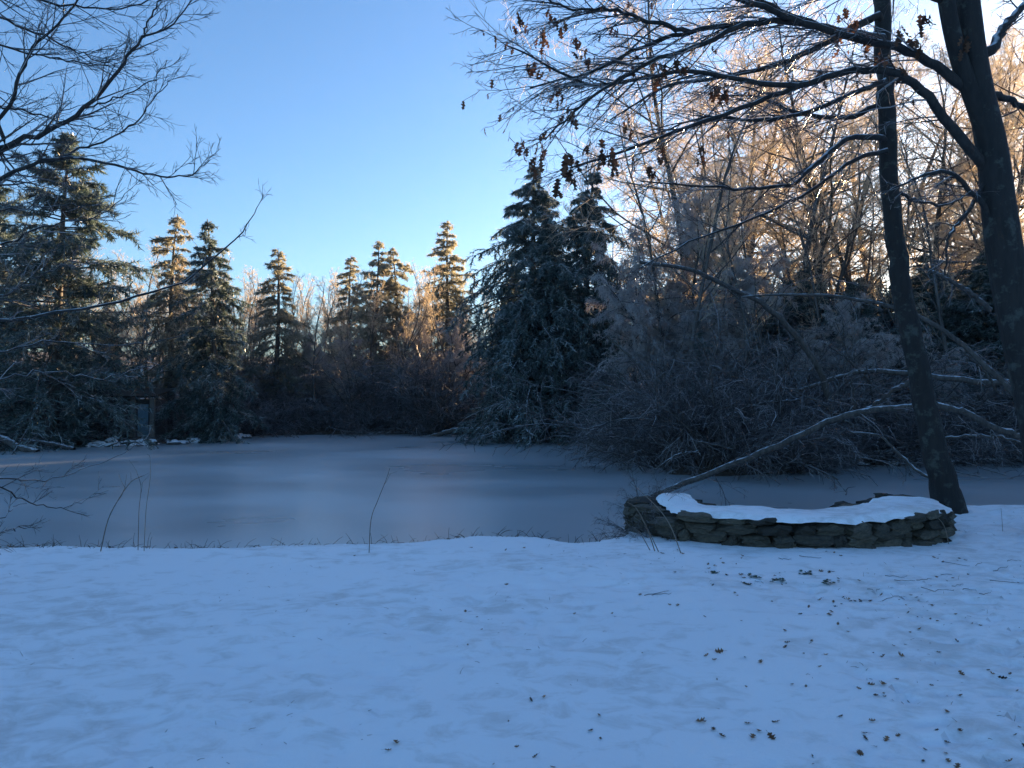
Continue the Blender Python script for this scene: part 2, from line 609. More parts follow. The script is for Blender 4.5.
def bare_tree(H, r, limbs, subs, twigs, fine, ang=.75, up=.35, droop=0.0, trunk_wob=.05, rmin=.0042, low=.3, lf=.42, tiers=True, lean=(0, 0, 0), fork=0):
    """trunk mesh + crown mesh of one bare tree, base at the origin"""
    tb, cb = MB(), MB()
    one = np.array([1.0])
    tp, tr = grow(np.zeros((1, 3)) + [0, 0, -.15], np.array([[lean[0], lean[1], 1.0]]), one * H, 14, one * r, one * .012, trunk_wob, (0, 0, .25), .9)
    tr[:, 0] *= 1.35
    stems_p, stems_r = tp, tr
    if fork:
        p, d, L, rr, _ = sprout(tp, tr, fork, .15, .5, .35, .75, .75)
        fp, fr = grow(p, d, L, 14, rr, rr * 0 + .012, trunk_wob, (0, 0, .5), .9)
        tb.tubes(fp, fr, 6)
        stems_p, stems_r = np.concatenate([tp, fp]), np.concatenate([tr, fr])
    tb.tubes(tp, tr, 8)
    p, d, L, rr, _ = sprout(stems_p, stems_r, limbs, low, .98, ang, lf, .55, shrink=.72)
    lp, lr = grow(p, d, L, 8, np.maximum(rr, .012), rr * 0 + .008, .10, (0, 0, up - droop * .4), 1.0)
    tb.tubes(lp, lr, 4)
    p, d, L, rr, _ = sprout(lp, lr, subs, .15, 1.0, .85, .45, .6, flat=.2)
    sp, sr = grow(p, d, L, 5, np.maximum(rr, .008), rr * 0 + rmin, .14, (0, 0, up * .6 - droop), 1.0)
    cb.tubes(sp, sr, 3)
    p, d, L, rr, _ = sprout(sp, sr, twigs, .1, 1.0, .85, .5, .8)
    wp, wr = grow(p, d, np.maximum(L, .15), 3, np.maximum(rr * .8, rmin), rr * 0 + rmin * .7, .16, (0, 0, up * .3 - droop * 1.2))
    cb.tubes(wp, wr, 3)
    if fine:
        p, d, L, rr, _ = sprout(wp, wr, fine, .1, 1.0, .85, .65, .8)
        fp, fr = grow(p, d, np.maximum(L, .12), 2, rr * 0 + rmin * .85, rr * 0 + rmin * .6, .18, (0, 0, -droop * 1.2))
        cb.tubes(fp, fr, 3)
    return tb, cb


def pine(H, r, base, width, dens=1.0, droop=.5, hang=.3, nb=5, spacing=.42, blade=.17, bw=.03, power=.75, per=13, frost=0.25, lean=(0, 0), gaps=.12, top_thin=True, nblade=16):
    """a white pine: trunk and branch wood in one mesh, needles in another"""
    tb, cb = MB(), MB()
    one = np.array([1.0])
    tp, tr = grow(np.zeros((1, 3)) + [0, 0, -.2], np.array([[lean[0], lean[1], 1.0]]), one * (H + .2), 16, one * r, one * .015, .015, (0, 0, .12), .9)
    tb.tubes(tp, tr, 7)
    zs = np.concatenate([np.arange(base * H, H * .95, spacing), H * np.array([.965, .982])])
    ps, ds, Ls = [], [], []
    aa, am_ = rng.random() * 6.28, rng.uniform(.15, .4)
    for z in zs:
        f = (z - base * H) / (H - base * H)
        k = max(3, int(round(nb * (1 - .35 * f))))
        a0 = rng.random() * 6.28
        wl = rng.uniform(.72, 1.18)
        t = z / H * 16
        i = min(int(t), 15)
        c = tp[0, i] + (tp[0, i + 1] - tp[0, i]) * (t - i)
        for j in range(k):
            if rng.random() < gaps:
                continue
            a = a0 + j * 2 * math.pi / k + rng.normal() * .25
            L = width * ((1 - f) ** max(power, .9 - 1.2 * (1 - f))) * (min(1, .55 + f * 3)) * rng.uniform(.5, 1.25) * wl * (1 + am_ * math.cos(a - aa) * (1 - f)) + .10
            el = -.25 + .75 * f + rng.normal() * .2 - droop * .25 * (1 - f)
            ps.append(c + [0, 0, rng.normal() * .16 * (1 - .7 * f)])
            ds.append([math.cos(a) * math.cos(el), math.sin(a) * math.cos(el), math.sin(el)])
            Ls.append(L)
    ps, ds, Ls = np.array(ps), np.array(ds), np.array(Ls)
    bp, br = grow(ps, ds, Ls, 7, .010 + .011 * Ls, Ls * 0 + .006, .06, (0, 0, -droop * 1.6), 1.0)
    tb.tubes(bp, br, 4)
    p, d, L, rr, ix = sprout(bp, br, per, .12, 1.0, .85, .36, .6, flat=.5, shrink=.45)
    L = np.maximum(L, .16)
    sp, sr = grow(p, d, L, 4, L * 0 + .007, L * 0 + .004, .10, (0, 0, -hang * 2.0))
    tb.tubes(sp, sr, 3)
    # needles: on the twigs and on the outer half of the branches
    m = int(nblade * dens)
    for (pp, qq, num, t0) in ((sp, sr, m, .1), (bp, br, m * 2, .35)):
        q, dd, _, _, iy = sprout(pp, qq, num, t0, 1.0, .8, .1, 1, angj=.35)
        bl = np.clip((Ls[ix] if pp is sp else Ls)[iy] / .9, .12, 1)
        kp = rng.random(len(q)) < bl
        q, dd, iy, bl = q[kp], dd[kp], iy[kp], .45 + .55 * bl[kp]
        dd = nrm(dd + np.array([0, 0, -.35 * hang - .05]))
        k = len(q)
        br_t = rng.random(len(pp))[iy]
        upn = np.clip(dd[:, 2], -1, 1)
        tint = np.clip(.25 * br_t + .55 * rng.random(k) ** 1.5 + frost * (.6 * br_t + .4 * upn + .1), 0, 1)
        cb.blades(q, dd, bl * blade * rng.uniform(.6, 1.3, k), bw * rng.uniform(.6, 1.3, k), tint)
    return tb, cb


class Proto:
    def __init__(self, name, tb, cb, mt, mc):
        self.t = tb.mesh(name + '_trunk', mt)
        self.c = cb.mesh(name + '_crown', mc)


def plant(kind, proto, x, y, sc, rz, label, cat, group=None, z=None, tilt=(0, 0), trunk='trunk', crown='crown'):
    e = bpy.data.objects.new(kind, None)
    COL.objects.link(e)
    e.empty_display_size = .3
    e.location = (x, y, hz(x, y) if z is None else z)
    e.rotation_euler = (tilt[0], tilt[1], rz)
    e.scale = sc if hasattr(sc, '__len__') else (sc, sc, sc)
    tag(e, label, cat, group)
    link(trunk, proto.t, e)
    link(crown, proto.c, e)
    return e


# prototypes
rng = np.random.default_rng(101)
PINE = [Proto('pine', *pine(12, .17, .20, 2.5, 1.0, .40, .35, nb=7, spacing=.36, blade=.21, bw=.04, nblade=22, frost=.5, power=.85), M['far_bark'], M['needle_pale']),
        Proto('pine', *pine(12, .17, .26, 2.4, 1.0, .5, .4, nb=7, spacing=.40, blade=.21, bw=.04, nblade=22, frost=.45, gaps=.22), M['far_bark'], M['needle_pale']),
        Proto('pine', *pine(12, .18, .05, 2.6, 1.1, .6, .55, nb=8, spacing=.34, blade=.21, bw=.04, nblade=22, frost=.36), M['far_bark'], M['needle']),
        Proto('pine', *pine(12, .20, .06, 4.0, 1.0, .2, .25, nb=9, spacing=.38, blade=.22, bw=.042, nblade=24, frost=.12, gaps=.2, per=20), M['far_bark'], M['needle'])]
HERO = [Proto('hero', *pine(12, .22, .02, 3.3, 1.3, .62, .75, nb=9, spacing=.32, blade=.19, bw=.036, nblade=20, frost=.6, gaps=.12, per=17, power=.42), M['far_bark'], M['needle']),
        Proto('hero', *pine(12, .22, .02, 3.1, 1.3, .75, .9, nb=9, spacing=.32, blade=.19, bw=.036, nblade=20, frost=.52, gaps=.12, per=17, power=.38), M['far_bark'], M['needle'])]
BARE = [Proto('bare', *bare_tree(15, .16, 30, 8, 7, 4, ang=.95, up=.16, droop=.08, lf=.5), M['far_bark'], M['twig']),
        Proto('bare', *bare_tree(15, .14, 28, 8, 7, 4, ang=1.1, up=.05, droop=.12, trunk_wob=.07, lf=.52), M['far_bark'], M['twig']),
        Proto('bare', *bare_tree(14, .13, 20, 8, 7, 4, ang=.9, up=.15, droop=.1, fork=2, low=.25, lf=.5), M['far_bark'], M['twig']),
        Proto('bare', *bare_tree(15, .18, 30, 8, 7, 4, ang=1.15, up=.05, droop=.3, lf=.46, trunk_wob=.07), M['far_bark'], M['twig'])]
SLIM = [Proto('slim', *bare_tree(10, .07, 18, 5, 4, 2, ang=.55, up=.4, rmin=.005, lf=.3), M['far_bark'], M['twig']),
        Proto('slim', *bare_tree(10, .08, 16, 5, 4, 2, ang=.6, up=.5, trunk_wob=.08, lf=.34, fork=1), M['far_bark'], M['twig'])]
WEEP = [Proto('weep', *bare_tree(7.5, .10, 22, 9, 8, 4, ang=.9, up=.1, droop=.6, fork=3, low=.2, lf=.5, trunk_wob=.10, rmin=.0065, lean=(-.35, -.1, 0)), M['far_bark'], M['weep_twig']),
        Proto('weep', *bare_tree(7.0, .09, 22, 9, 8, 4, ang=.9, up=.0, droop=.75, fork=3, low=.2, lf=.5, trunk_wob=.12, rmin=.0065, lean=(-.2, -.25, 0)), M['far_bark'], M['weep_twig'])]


def shrub(H, stems, spread, droop, sub=9, tw=6, rmin=.005):
    tb, cb = MB(), MB()
    a = rng.random(stems) * 6.28
    el = rng.uniform(.35, 1.3, stems)
    d = np.stack([np.cos(a) * np.cos(el) * spread, np.sin(a) * np.cos(el) * spread, np.sin(el)], 1)
    p = np.stack([np.cos(a) * .2 * rng.random(stems), np.sin(a) * .2 * rng.random(stems), np.full(stems, -.1)], 1)
    L = H * rng.uniform(.6, 1.3, stems)
    sp, sr = grow(p, d, L, 9, .010 + .012 * rng.random(stems), np.full(stems, .006), .12, (0, 0, -droop), 1.0)
    tb.tubes(sp, sr, 5)
    p, d, L, rr, _ = sprout(sp, sr, sub, .15, 1.0, .7, .38, .7)
    bp, br = grow(p, d, L, 5, np.maximum(rr, rmin * 1.3), rr * 0 + rmin, .17, (0, 0, -droop * .7))
    cb.tubes(bp, br, 3)
    p, d, L, rr, _ = sprout(bp, br, tw, .1, 1.0, .7, .5, .8)
    tp, tr = grow(p, d, np.maximum(L, .1), 3, rr * 0 + rmin, rr * 0 + rmin * .7, .2, (0, 0, -droop * .8))
    cb.tubes(tp, tr, 3)
    return tb, cb


SHRUB = [Proto('shrub', *shrub(2.6, 20, 1.0, .8, 9, 6), M['far_bark'], M['shrub']),
         Proto('shrub', *shrub(2.2, 24, 1.2, 1.1, 9, 6), M['far_bark'], M['shrub']),
         Proto('shrub', *shrub(3.2, 18, .8, .6, 10, 7), M['far_bark'], M['shrub'])]
print('protos')

# ------------------------------------------------------------------ conifers round the pond


def at_px(px, Y):
    return (px - 512) / FPX * Y


def pine_px(i, px, top, Y, label, rz, w=1.0, protos=PINE, group=None, tilt=(0, 0), kind='pine_tree'):
    x = at_px(px, Y)
    z0 = hz(x, Y)
    H = CAMZ + (HOR - top) / FPX * Y - z0
    s = H / 12.0
    return plant(kind, protos[i], x, Y, (s * w, s * w, s), rz, label, 'tree', group, z0, tilt)


pine_px(0, 446, 222, 47, 'tall pine with golden sunlit top standing left of the big drooping pines', 0.4, 1.35)
pine_px(1, 398, 246, 47, 'pine with sunlit tip just left of the tallest golden pine', 1.9, 1.3)
pine_px(0, 374, 238, 46, 'pine with pointed shaded top in the middle of the far pine row', 3.0, 1.25)
pine_px(1, 350, 256, 49, 'shorter pine with frosted tip at the left end of the far pine row', 4.2, 1.4)
pine_px(1, 276, 246, 40, 'slim dark pine standing alone left of the far pine row', 0.9, 1.45)
pine_px(2, 214, 222, 31.5, 'dense dark pine reaching down to the ice right of the shed', 2.2, 1.25)
pine_px(1, 170, 214, 35, 'tall narrow pine with frosted tip behind the dense dark pine', 5.0, 1.3)
pine_px(3, 52, 132, 28.5, 'huge dark pine with layered limbs at the left edge of the pond', 1.2, 1.15)
pine_px(3, -10, 165, 32, 'broad dark pine cut by the left edge of the picture', 3.7, 1.1)
pine_px(2, 112, 300, 36, 'small shaded pine behind the shed', 0.2, 1.3)
pine_px(0, 526, 158, 31.6, 'big drooping pine with frosted top right of the pond centre', 2.5, 1.3, HERO)
pine_px(1, 582, 170, 31.0, 'big drooping pine with dark sweeping boughs beside the icy birches', 0.7, 1.3, HERO)
pine_px(2, 505, 262, 34, 'smaller pine filling the left foot of the big drooping pines', 4.4, 1.2)
pine_px(2, 1010, 190, 27, 'dark conifer behind the forked trunk at the right edge', 1.0, 1.0)
pine_px(2, 700, 330, 24, 'low bluish pine half buried in the icy thicket', 2.0, 1.4)
pine_px(1, 552, 215, 30.9, 'big drooping pine standing in front between the two tallest drooping pines', 5.2, 1.15, HERO)
pine_px(2, 610, 300, 29.5, 'low dark pine at the right foot of the big drooping pines', 3.1, 1.2)

rng = np.random.default_rng(102)
# belt of pines added beyond the right wood to block the low sun
G = 'pines added beyond the right wood to block the sun'
sx, sy = math.sin(SUN_AZ), math.cos(SUN_AZ)
lat = np.arange(-75, 78, 4.2)
for row, D in enumerate((96, 101, 106, 111)):
    for l in (lat if row < 3 else lat[lat > -16]):
        l = l + rng.normal() * .9 + row * 2.1
        d = D + rng.normal() * 1.5
        x, y = sx * d + sy * l, sy * d - sx * l
        z0 = hz(x, y)
        Ht = (14.5 if l > -13 else 16.8 if l > -30 else 18.8) + rng.normal() * .7 - z0  # tops set by how high their shade should reach
        s = Ht / 12
        plant('sun_block_pine', PINE[2], x, y, (s * 1.35, s * 1.35, s), rng.random() * 6.28,
              'dark pine added far beyond the right wood to block the low sun', 'tree', G, z0)

for l in np.arange(-20, -8, 1.7):  # more pines added where sun still leaked through the belt onto the ice
    d = 90 + rng.normal()
    x, y = sx * d + sy * l, sy * d - sx * l
    z0 = hz(x, y)
    k_ = (15.6 - z0) / 12
    plant('sun_block_pine', PINE[2], x, y, (k_ * 1.4, k_ * 1.4, k_), rng.random() * 6.28, 'dark pine added far beyond the right wood to block the low sun', 'tree', G, z0)

# pines added to shade the lawn: low in view, taller beyond the right edge
G = 'dark pines added around the right thicket to shade the lawn'
rng = np.random.default_rng(109)
for row, D in enumerate((29, 32, 35)):
    for l in np.arange(-14, 46, 2.0):
        l = l + rng.normal() * .4 + row * 1.0
        d = D + rng.normal() * .6
        x, y = sx * d + sy * l, sy * d - sx * l
        if y < -20:
            continue
        z0 = hz(x, y)
        p_ = 512 + x / max(y, 1) * FPX
        low_ = l < 0 and p_ < 1075
        Ht = (6.3 if low_ else 11.5) + rng.normal() * .5 - z0
        s = Ht / 12
        plant('lawn_shade_pine', PINE[2], x, y, (s * (1.9 if low_ else 1.3), s * (1.9 if low_ else 1.3), s), rng.random() * 6.28,
              'dark pine added to shade the lawn, ' + ('left of the leaning trunk' if p_ < 890 and y > 1 else 'from the forked trunk to beyond the right edge'), 'tree', G, z0)

# ------------------------------------------------------------------ bare trees
placed = []


def scatter(protos, kind, label, group, n, xr, yr, sr, mind=1.2, cond=None, sdmin=.8, w=(.9, 1.1), tilt=.04):
    c = tries = 0
    while c < n and tries < 4000:
        tries += 1
        x, y = rng.uniform(*xr), rng.uniform(*yr)
        if float(pond_sd(np.array([x]), np.array([y]))[0]) < sdmin:
            continue
        if cond and not cond(x, y):
            continue
        if any((x - a) ** 2 + (y - b) ** 2 < mind ** 2 for a, b in placed):
            continue
        placed.append((x, y))
        s = rng.uniform(*sr)
        k = s * rng.uniform(*w)
        lab = label(x, y) if callable(label) else label
        plant(kind, protos[int(rng.integers(len(protos)))], x, y, (k, k, s), rng.random() * 6.28, lab, 'shrub' if 'shrub' in kind else 'tree', group, None,
              (rng.normal() * tilt, rng.normal() * tilt))
        c += 1
    return c


def pxof(x, y):
    return 512 + x / y * FPX


def pick(p, table):
    for lim, text in table:
        if p < lim:
            return text
    return table[-1][1]


def where_right(x, y):
    return pick(pxof(x, y), [(690, 'beside the big drooping pines'), (760, 'around the ice bent birches'), (830, 'behind the broken slanting branch'), (890, 'just left of the leaning trunk'),
                             (945, 'just right of the leaning trunk'), (1000, 'just left of the forked trunk'), (9999, 'beyond the forked trunk')])


def where_far(x, y):
    return pick(pxof(x, y), [(150, 'behind the shed'), (205, 'left of the dense dark pine'), (250, 'right of the dense dark pine'), (330, 'around the lone slim pine'), (365, 'under the shortest far pine'),
                             (410, 'under the middle far pines'), (470, 'under the tallest golden pine'), (9999, 'at the left foot of the big drooping pines')]) + (', at the water' if y < 40 else ', set back' if y < 50 else ', furthest back')


rng = np.random.default_rng(103)
# right wood: tall, ice on every twig
scatter(BARE, 'bare_tree', lambda x, y: 'tall bare tree with golden iced twigs ' + where_right(x, y), 'tall bare trees of the right wood', 25, (6, 36), (29, 48), (1.05, 1.4), 2.3,
        lambda x, y: 672 < pxof(x, y) < 1050)
scatter(SLIM, 'sapling', lambda x, y: 'slender bare sapling ' + where_right(x, y), 'saplings of the right wood', 28, (5, 26), (21, 45), (.8, 1.3), 1.1,
        lambda x, y: 640 < pxof(x, y) < 1050)
# behind the far shore
scatter(SLIM, 'thin_tree', lambda x, y: 'thin bare tree ' + where_far(x, y), 'thin bare trees behind the far shore', 100, (-26, 2), (38, 62), (.66, .94), .8,
        lambda x, y: 120 < pxof(x, y) < 520)
scatter(BARE, 'broad_bare_tree', lambda x, y: 'small broad bare tree ' + where_far(x, y), 'broad bare trees of the far shore wood', 44, (-34, 4), (39, 70), (.36, .5), 1.5,
        lambda x, y: 60 < pxof(x, y) < 530)
scatter(SLIM, 'waterside_tree', 'thin bare tree among the dark pines on the left shore', 'thin bare trees on the left shore', 22, (-27, -12), (29, 40), (.7, 1.0), .9,
        lambda x, y: -60 < pxof(x, y) < 260 and not (78 < pxof(x, y) < 180 and y < 34))
pl = plant('leafless_tree', BARE[2], at_px(100, 34.5), 34.5, (.62, .62, .60), 1.0, 'leafless tree with forked stems between the huge pine and the narrow pine', 'tree')
for i, (px, Y, s, rz) in enumerate([(706, 27, 1.05, .3), (752, 25, .8, 4.0), (684, 29, 1.2, 1.2)]):
    plant('weeping_birch', WEEP[i % 2], at_px(px, Y), Y, s, rz if i else 0.0,
          ['pale icy birch bent over beside the big drooping pines', 'bent icy birch behind the broken arching branch', 'icy birch with hanging twigs closest to the dark pine boughs'][i], 'tree', 'ice bent birches')
for i, (px, Y, s, rz) in enumerate([(790, 23, .62, 2.0), (850, 25, .65, .8), (960, 22, .6, 3.3), (1020, 25, .75, 1.1)]):
    plant('bent_tree', WEEP[(i + 1) % 2], at_px(px, Y), Y, s, rz, 'ice bent small tree of the thicket ' + where_right(at_px(px, Y), Y), 'tree', 'ice bent trees of the right thicket')
for i, (px, Y, s, rz) in enumerate([(470, 41, .8, 1.0), (430, 40, .75, 2.0), (385, 41, .8, 3.1), (330, 42, .75, .4), (300, 40, .7, 4.4), (255, 40, .8, 5.0)]):
    plant('bowed_tree', WEEP[i % 2], at_px(px, Y), Y, s, rz, 'bowed icy tree ' + where_far(at_px(px, Y), Y), 'tree', 'bowed icy trees of the far shore')

# thickets
rng = np.random.default_rng(104)
scatter(SHRUB, 'shore_shrub', lambda x, y: 'bare tangled shrub by the inlet ' + where_right(x, y), 'shrubs of the right inlet', 70, (3.4, 20), (17.2, 26), (.8, 1.4), .7,
        lambda x, y: pxof(x, y) > 625, .15, (1.0, 1.4))
scatter(SHRUB, 'far_shrub', lambda x, y: 'bare shrub ' + where_far(x, y), 'shrubs along the far shore', 80, (-16, 1), (36, 48), (.9, 1.6), .7,
        lambda x, y: 215 < pxof(x, y) < 500, .25, (1.1, 1.5))
scatter(SHRUB, 'left_shrub', 'bare shrub under the dark pines on the left shore', 'shrubs of the left shore', 18, (-26, -12.5), (28, 36), (.5, .9), .8,
        lambda x, y: -40 < pxof(x, y) < 260 and not (78 < pxof(x, y) < 180 and y < 34), .6, (1.1, 1.4))
scatter(SHRUB, 'wood_shrub', lambda x, y: 'bare shrub deep in the wood ' + where_right(x, y), 'shrubs deep in the right wood', 60, (8, 40), (26, 52), (1.0, 1.6), 1.2,
        lambda x, y: 640 < pxof(x, y) < 1060, .6, (1.1, 1.5))
for i, (px, Y) in enumerate([(592, 29.6), (620, 28.4), (640, 26.5), (648, 22), (655, 19.5)]):
    plant('shore_shrub', SHRUB[i % 3], at_px(px, Y), Y, (1.1, 1.1, .9), i * 1.3, 'bare shrub on the bank between the big pines and the inlet', 'shrub', 'shrubs below the big pines')


# ------------------------------------------------------------------ near trees with drawn limbs
def resample(ctrl, rads, n):
    ctrl, rads = np.asarray(ctrl, float), np.asarray(rads, float)
    k = len(ctrl)
    pad = np.vstack([2 * ctrl[0] - ctrl[1], ctrl, 2 * ctrl[-1] - ctrl[-2]])
    out, ro = [], []
    for t in np.linspace(0, k - 1 - 1e-6, n + 1):
        i = int(t)
        f = t - i
        a, b, c, d = pad[i], pad[i + 1], pad[i + 2], pad[i + 3]
        out.append(.5 * ((2 * b) + (c - a) * f + (2 * a - 5 * b + 4 * c - d) * f * f + (3 * b - a - 3 * c + d) * f ** 3))
        ro.append(rads[i] + (rads[min(i + 1, k - 1)] - rads[i]) * f)
    return np.array(out), np.array(ro)


def limb_px(pp, Y0, Y1, r0, r1, n=22, wob=.009, mid=0.0):
    k = len(pp)
    c = []
    for i, (px, py) in enumerate(pp):
        f = i / (k - 1)
        c.append(P(px, py, Y0 + (Y1 - Y0) * f + mid * math.sin(f * math.pi)))
    a, r = resample(c, np.linspace(r0, r1, k), n)
    a[1:-1] += rng.normal(size=(n - 1, 3)) * wob
    return a[None], r[None]


def twigging(cb, limbs, per, L0, bias, up, droop, per2=5, per3=3, rmin=.0028, t0=.15, fan=.75, jit=.10):
    """three orders of twigs on drawn limbs; returns the finest ones (for leaves)"""
    ends = []
    for (pts, rad), n1, l1 in zip(limbs, per, L0):
        p, d, L, rr, _ = sprout(pts, rad, n1, t0, 1.0, fan, 1.0, .55, L0=l1, shrink=.45, flat=.2)
        d = nrm(d + np.asarray(bias))
        ap, ar = grow(p, d, L, 8, np.clip(rr, rmin * 1.8, .011), rr * 0 + rmin, jit, (bias[0] * .3, 0, up - droop), 1.0)
        cb.tubes(ap, ar, 4)
        p, d, L, rr, _ = sprout(ap, ar, per2, .12, 1.0, .65, .5, .7, shrink=.4)
        d = nrm(d + np.asarray(bias) * .35)
        bp, br = grow(p, d, np.maximum(L, .12), 6, np.maximum(rr, rmin * 1.2), rr * 0 + rmin * .8, jit * 1.2, (0, 0, up * .6 - droop), 1.0)
        cb.tubes(bp, br, 3)
        if per3:
            p, d, L, rr, _ = sprout(bp, br, per3, .15, 1.0, .6, .45, .8)
            fp, fr = grow(p, d, np.maximum(L, .06), 3, rr * 0 + rmin, rr * 0 + rmin * .7, jit * 1.3, (0, 0, up * .4 - droop))
            cb.tubes(fp, fr, 3)
        ends.append(bp)
    return ends


def near_tree(name, label, base, trunk_blocks, limb_list, twig_args, trunk_sides=14):
    e = link(name, None, None, base)
    e.empty_display_size = .3
    tag(e, label, 'tree')
    tb, lb, cb = MB(), MB(), MB()
    off = np.array(base)
    for pts, rad in trunk_blocks:
        tb.tubes(pts - off, rad, trunk_sides)
    axis = np.concatenate([b_[0][0] for b_ in trunk_blocks])
    fixed = []
    for pts, rad in limb_list:
        q = pts[0, 0]
        dd_ = np.linalg.norm(axis - q, axis=1)
        i_ = int(np.argmin(dd_))
        if .03 < dd_[i_] < .6:          # a limb that leaves the trunk starts in its heart
            pts = np.concatenate([axis[i_][None, None], pts], 1)
            rad = np.concatenate([rad[:, :1] * 1.25, rad], 1)
        fixed.append((pts, rad))
    limb_list = fixed
    for pts, rad in limb_list:
        lb.tubes(pts - off, rad, 9)
    ends = twigging(cb, [(p - off, r) for p, r in limb_list], **twig_args)
    link('trunk', tb.mesh(name + '_trunk', M['bark']), e)
    link('limbs', lb.mesh(name + '_limbs', M['limb']), e)
    link('twigs', cb.mesh(name + '_twigs', M['near_twig']), e)
    return e, ends


def oak_leaf(n=5, L=.12, W=.04, curl=.35):
    """lobed oak leaf, curled, a few centimetres"""
    tt = np.linspace(0, 1, 13)
    w = W * np.sin(np.pi * np.clip(tt, 0.02, .98)) ** .6 * (.62 + .38 * np.cos(tt * 2 * math.pi * 3.2 + 2.6))
    v, f = [], []
    for i, t in enumerate(tt):
        z = curl * L * (t - .5) ** 2 * 1.6
        for s in (-1, 0, 1):
            v.append((s * w[i], t * L, z + (abs(s) * w[i]) * curl * .9))
    for i in range(12):
        a = i * 3
        f += [(a, a + 1, a + 4, a + 3), (a + 1, a + 2, a + 5, a + 4)]
    return np.array(v), np.array(f)


rng = np.random.default_rng(105)
# ---- the leaning oak beside the stone ring
T1 = [(950, 508), (942, 478), (930, 425), (910, 330), (896, 250), (889, 170), (886, 90), (881, 0), (870, -120), (862, -300)]
r1 = np.array([16.5, 12.8, 11.2, 9.8, 9, 8.6, 8.2, 7.8, 6, 3.5]) / FPX * 10.5
c1 = [P(px, py, 10.5) for px, py in T1]
c1[0] = np.array([c1[0][0] + .02, 10.5, hz(c1[0][0], 10.5) - .12])
t1 = resample(c1, r1, 44)
t1[0][1:-1] += rng.normal(size=t1[0][1:-1].shape) * .012
base1 = (float(c1[0][0]), 10.5, hz(c1[0][0], 10.5))
L1 = [limb_px([(882, 138), (850, 139), (818, 163), (790, 184), (752, 189), (700, 186), (640, 181)], 10.4, 9.0, .045, .008),
      limb_px([(884, 82), (850, 94), (800, 114), (750, 120), (700, 118), (640, 140)], 10.4, 9.4, .042, .008),
      limb_px([(880, 105), (845, 118), (800, 113), (760, 98), (720, 96)], 10.5, 11.4, .045, .010),
      limb_px([(886, 150), (850, 162), (812, 190), (765, 213), (695, 240), (640, 268)], 10.4, 9.6, .035, .007),
      limb_px([(882, 38), (830, 30), (775, 8), (715, -25)], 10.4, 9.6, .065, .015),
      limb_px([(878, 15), (840, 35), (790, 60), (730, 75), (670, 85), (610, 120)], 10.4, 10.8, .055, .010),
      limb_px([(893, 190), (915, 200), (945, 205), (975, 190)], 10.6, 11.5, .03, .008),
      limb_px([(880, 0), (900, -20), (930, -60), (960, -120)], 10.5, 11, .06, .02)]
oak1, ends1 = near_tree('leaning_oak', 'leaning dark trunk with lichen growing at the right end of the stone ring', base1, [(t1[0][None], t1[1][None])], L1,
                        dict(per=[22, 24, 16, 14, 18, 26, 8, 10], L0=[1.2, 1.3, 1.1, .9, 1.4, 1.3, .9, 1.2], bias=(-.55, -.1, -.12), up=.1, droop=.25, per2=7, per3=3, rmin=.0026, jit=.075))

# ---- the forked oak at the right edge
T2 = [(1064, 540), (1052, 470), (1040, 410), (1014, 300), (1001, 225), (992, 150), (980, 90), (970, 25), (962, -80), (955, -330)]
r2 = np.array([30, 23, 20, 17.5, 16, 14, 12, 11.5, 10, 6]) / FPX * 8.6
c2 = [P(px, py, 8.6) for px, py in T2]
c2[0] = np.array([c2[0][0], 8.6, hz(c2[0][0], 8.6) - .12])
t2 = resample(c2, r2, 44)
t2b = resample([P(990, 145, 8.6), P(972, 95, 8.58), P(958, 55, 8.55), P(947, 5, 8.5), P(930, -110, 8.4), P(895, -320, 8.2)], np.array([9, 8.5, 8, 7.6, 7, 4]) / FPX * 8.6, 26)
base2 = (float(c2[0][0]), 8.6, hz(c2[0][0], 8.6))
L2 = [limb_px([(985, 168), (955, 130), (925, 92), (893, 72), (850, 71), (800, 86), (745, 106), (685, 128), (625, 150), (570, 168)], 8.6, 7.7, .062, .009, 34),
      limb_px([(965, 88), (930, 62), (903, 50), (860, 40), (800, 22), (745, 24), (690, 32), (640, 47), (590, 72), (530, 88)], 8.6, 7.6, .058, .008, 34),
      limb_px([(800, 22), (750, 2), (700, -15), (650, -20), (600, -35)], 8.1, 7.6, .035, .010),
      limb_px([(745, 24), (700, 45), (650, 62), (610, 85), (575, 112), (545, 140)], 7.95, 7.3, .030, .008),
      limb_px([(690, 32), (650, 22), (610, 10), (570, 8), (530, -10)], 7.8, 7.4, .026, .007),
      limb_px([(800, 86), (750, 82), (700, 72), (640, 78), (590, 85), (540, 60), (505, 45)], 8.1, 7.3, .032, .007),
      limb_px([(946, 0), (900, -15), (850, -20), (780, -40), (700, -60), (620, -80)], 8.5, 7.4, .055, .010),
      limb_px([(1000, 230), (970, 190), (945, 172), (915, 178), (880, 195)], 8.6, 8.0, .035, .007),
      limb_px([(990, 175), (965, 215), (948, 238), (945, 275)], 8.6, 8.3, .028, .008),
      limb_px([(992, 50), (1010, 20), (1040, -10), (1080, -60)], 8.6, 9.2, .06, .02),
      limb_px([(1000, 95), (1030, 110), (1070, 118)], 8.6, 9, .04, .02)]
oak2, ends2 = near_tree('forked_oak', 'thick dark forked trunk at the right edge with long limbs reaching left', base2, [(t2[0][None], t2[1][None]), (t2b[0][None], t2b[1][None])], L2,
                        dict(per=[36, 40, 18, 22, 22, 26, 26, 9, 6, 8, 6], L0=[1.15, 1.2, 1.0, 1.0, 1.0, 1.05, 1.4, .7, .6, .9, .8], bias=(-.65, -.1, -.10), up=.1, droop=.25, per2=6, per3=3, rmin=.0024, jit=.075))

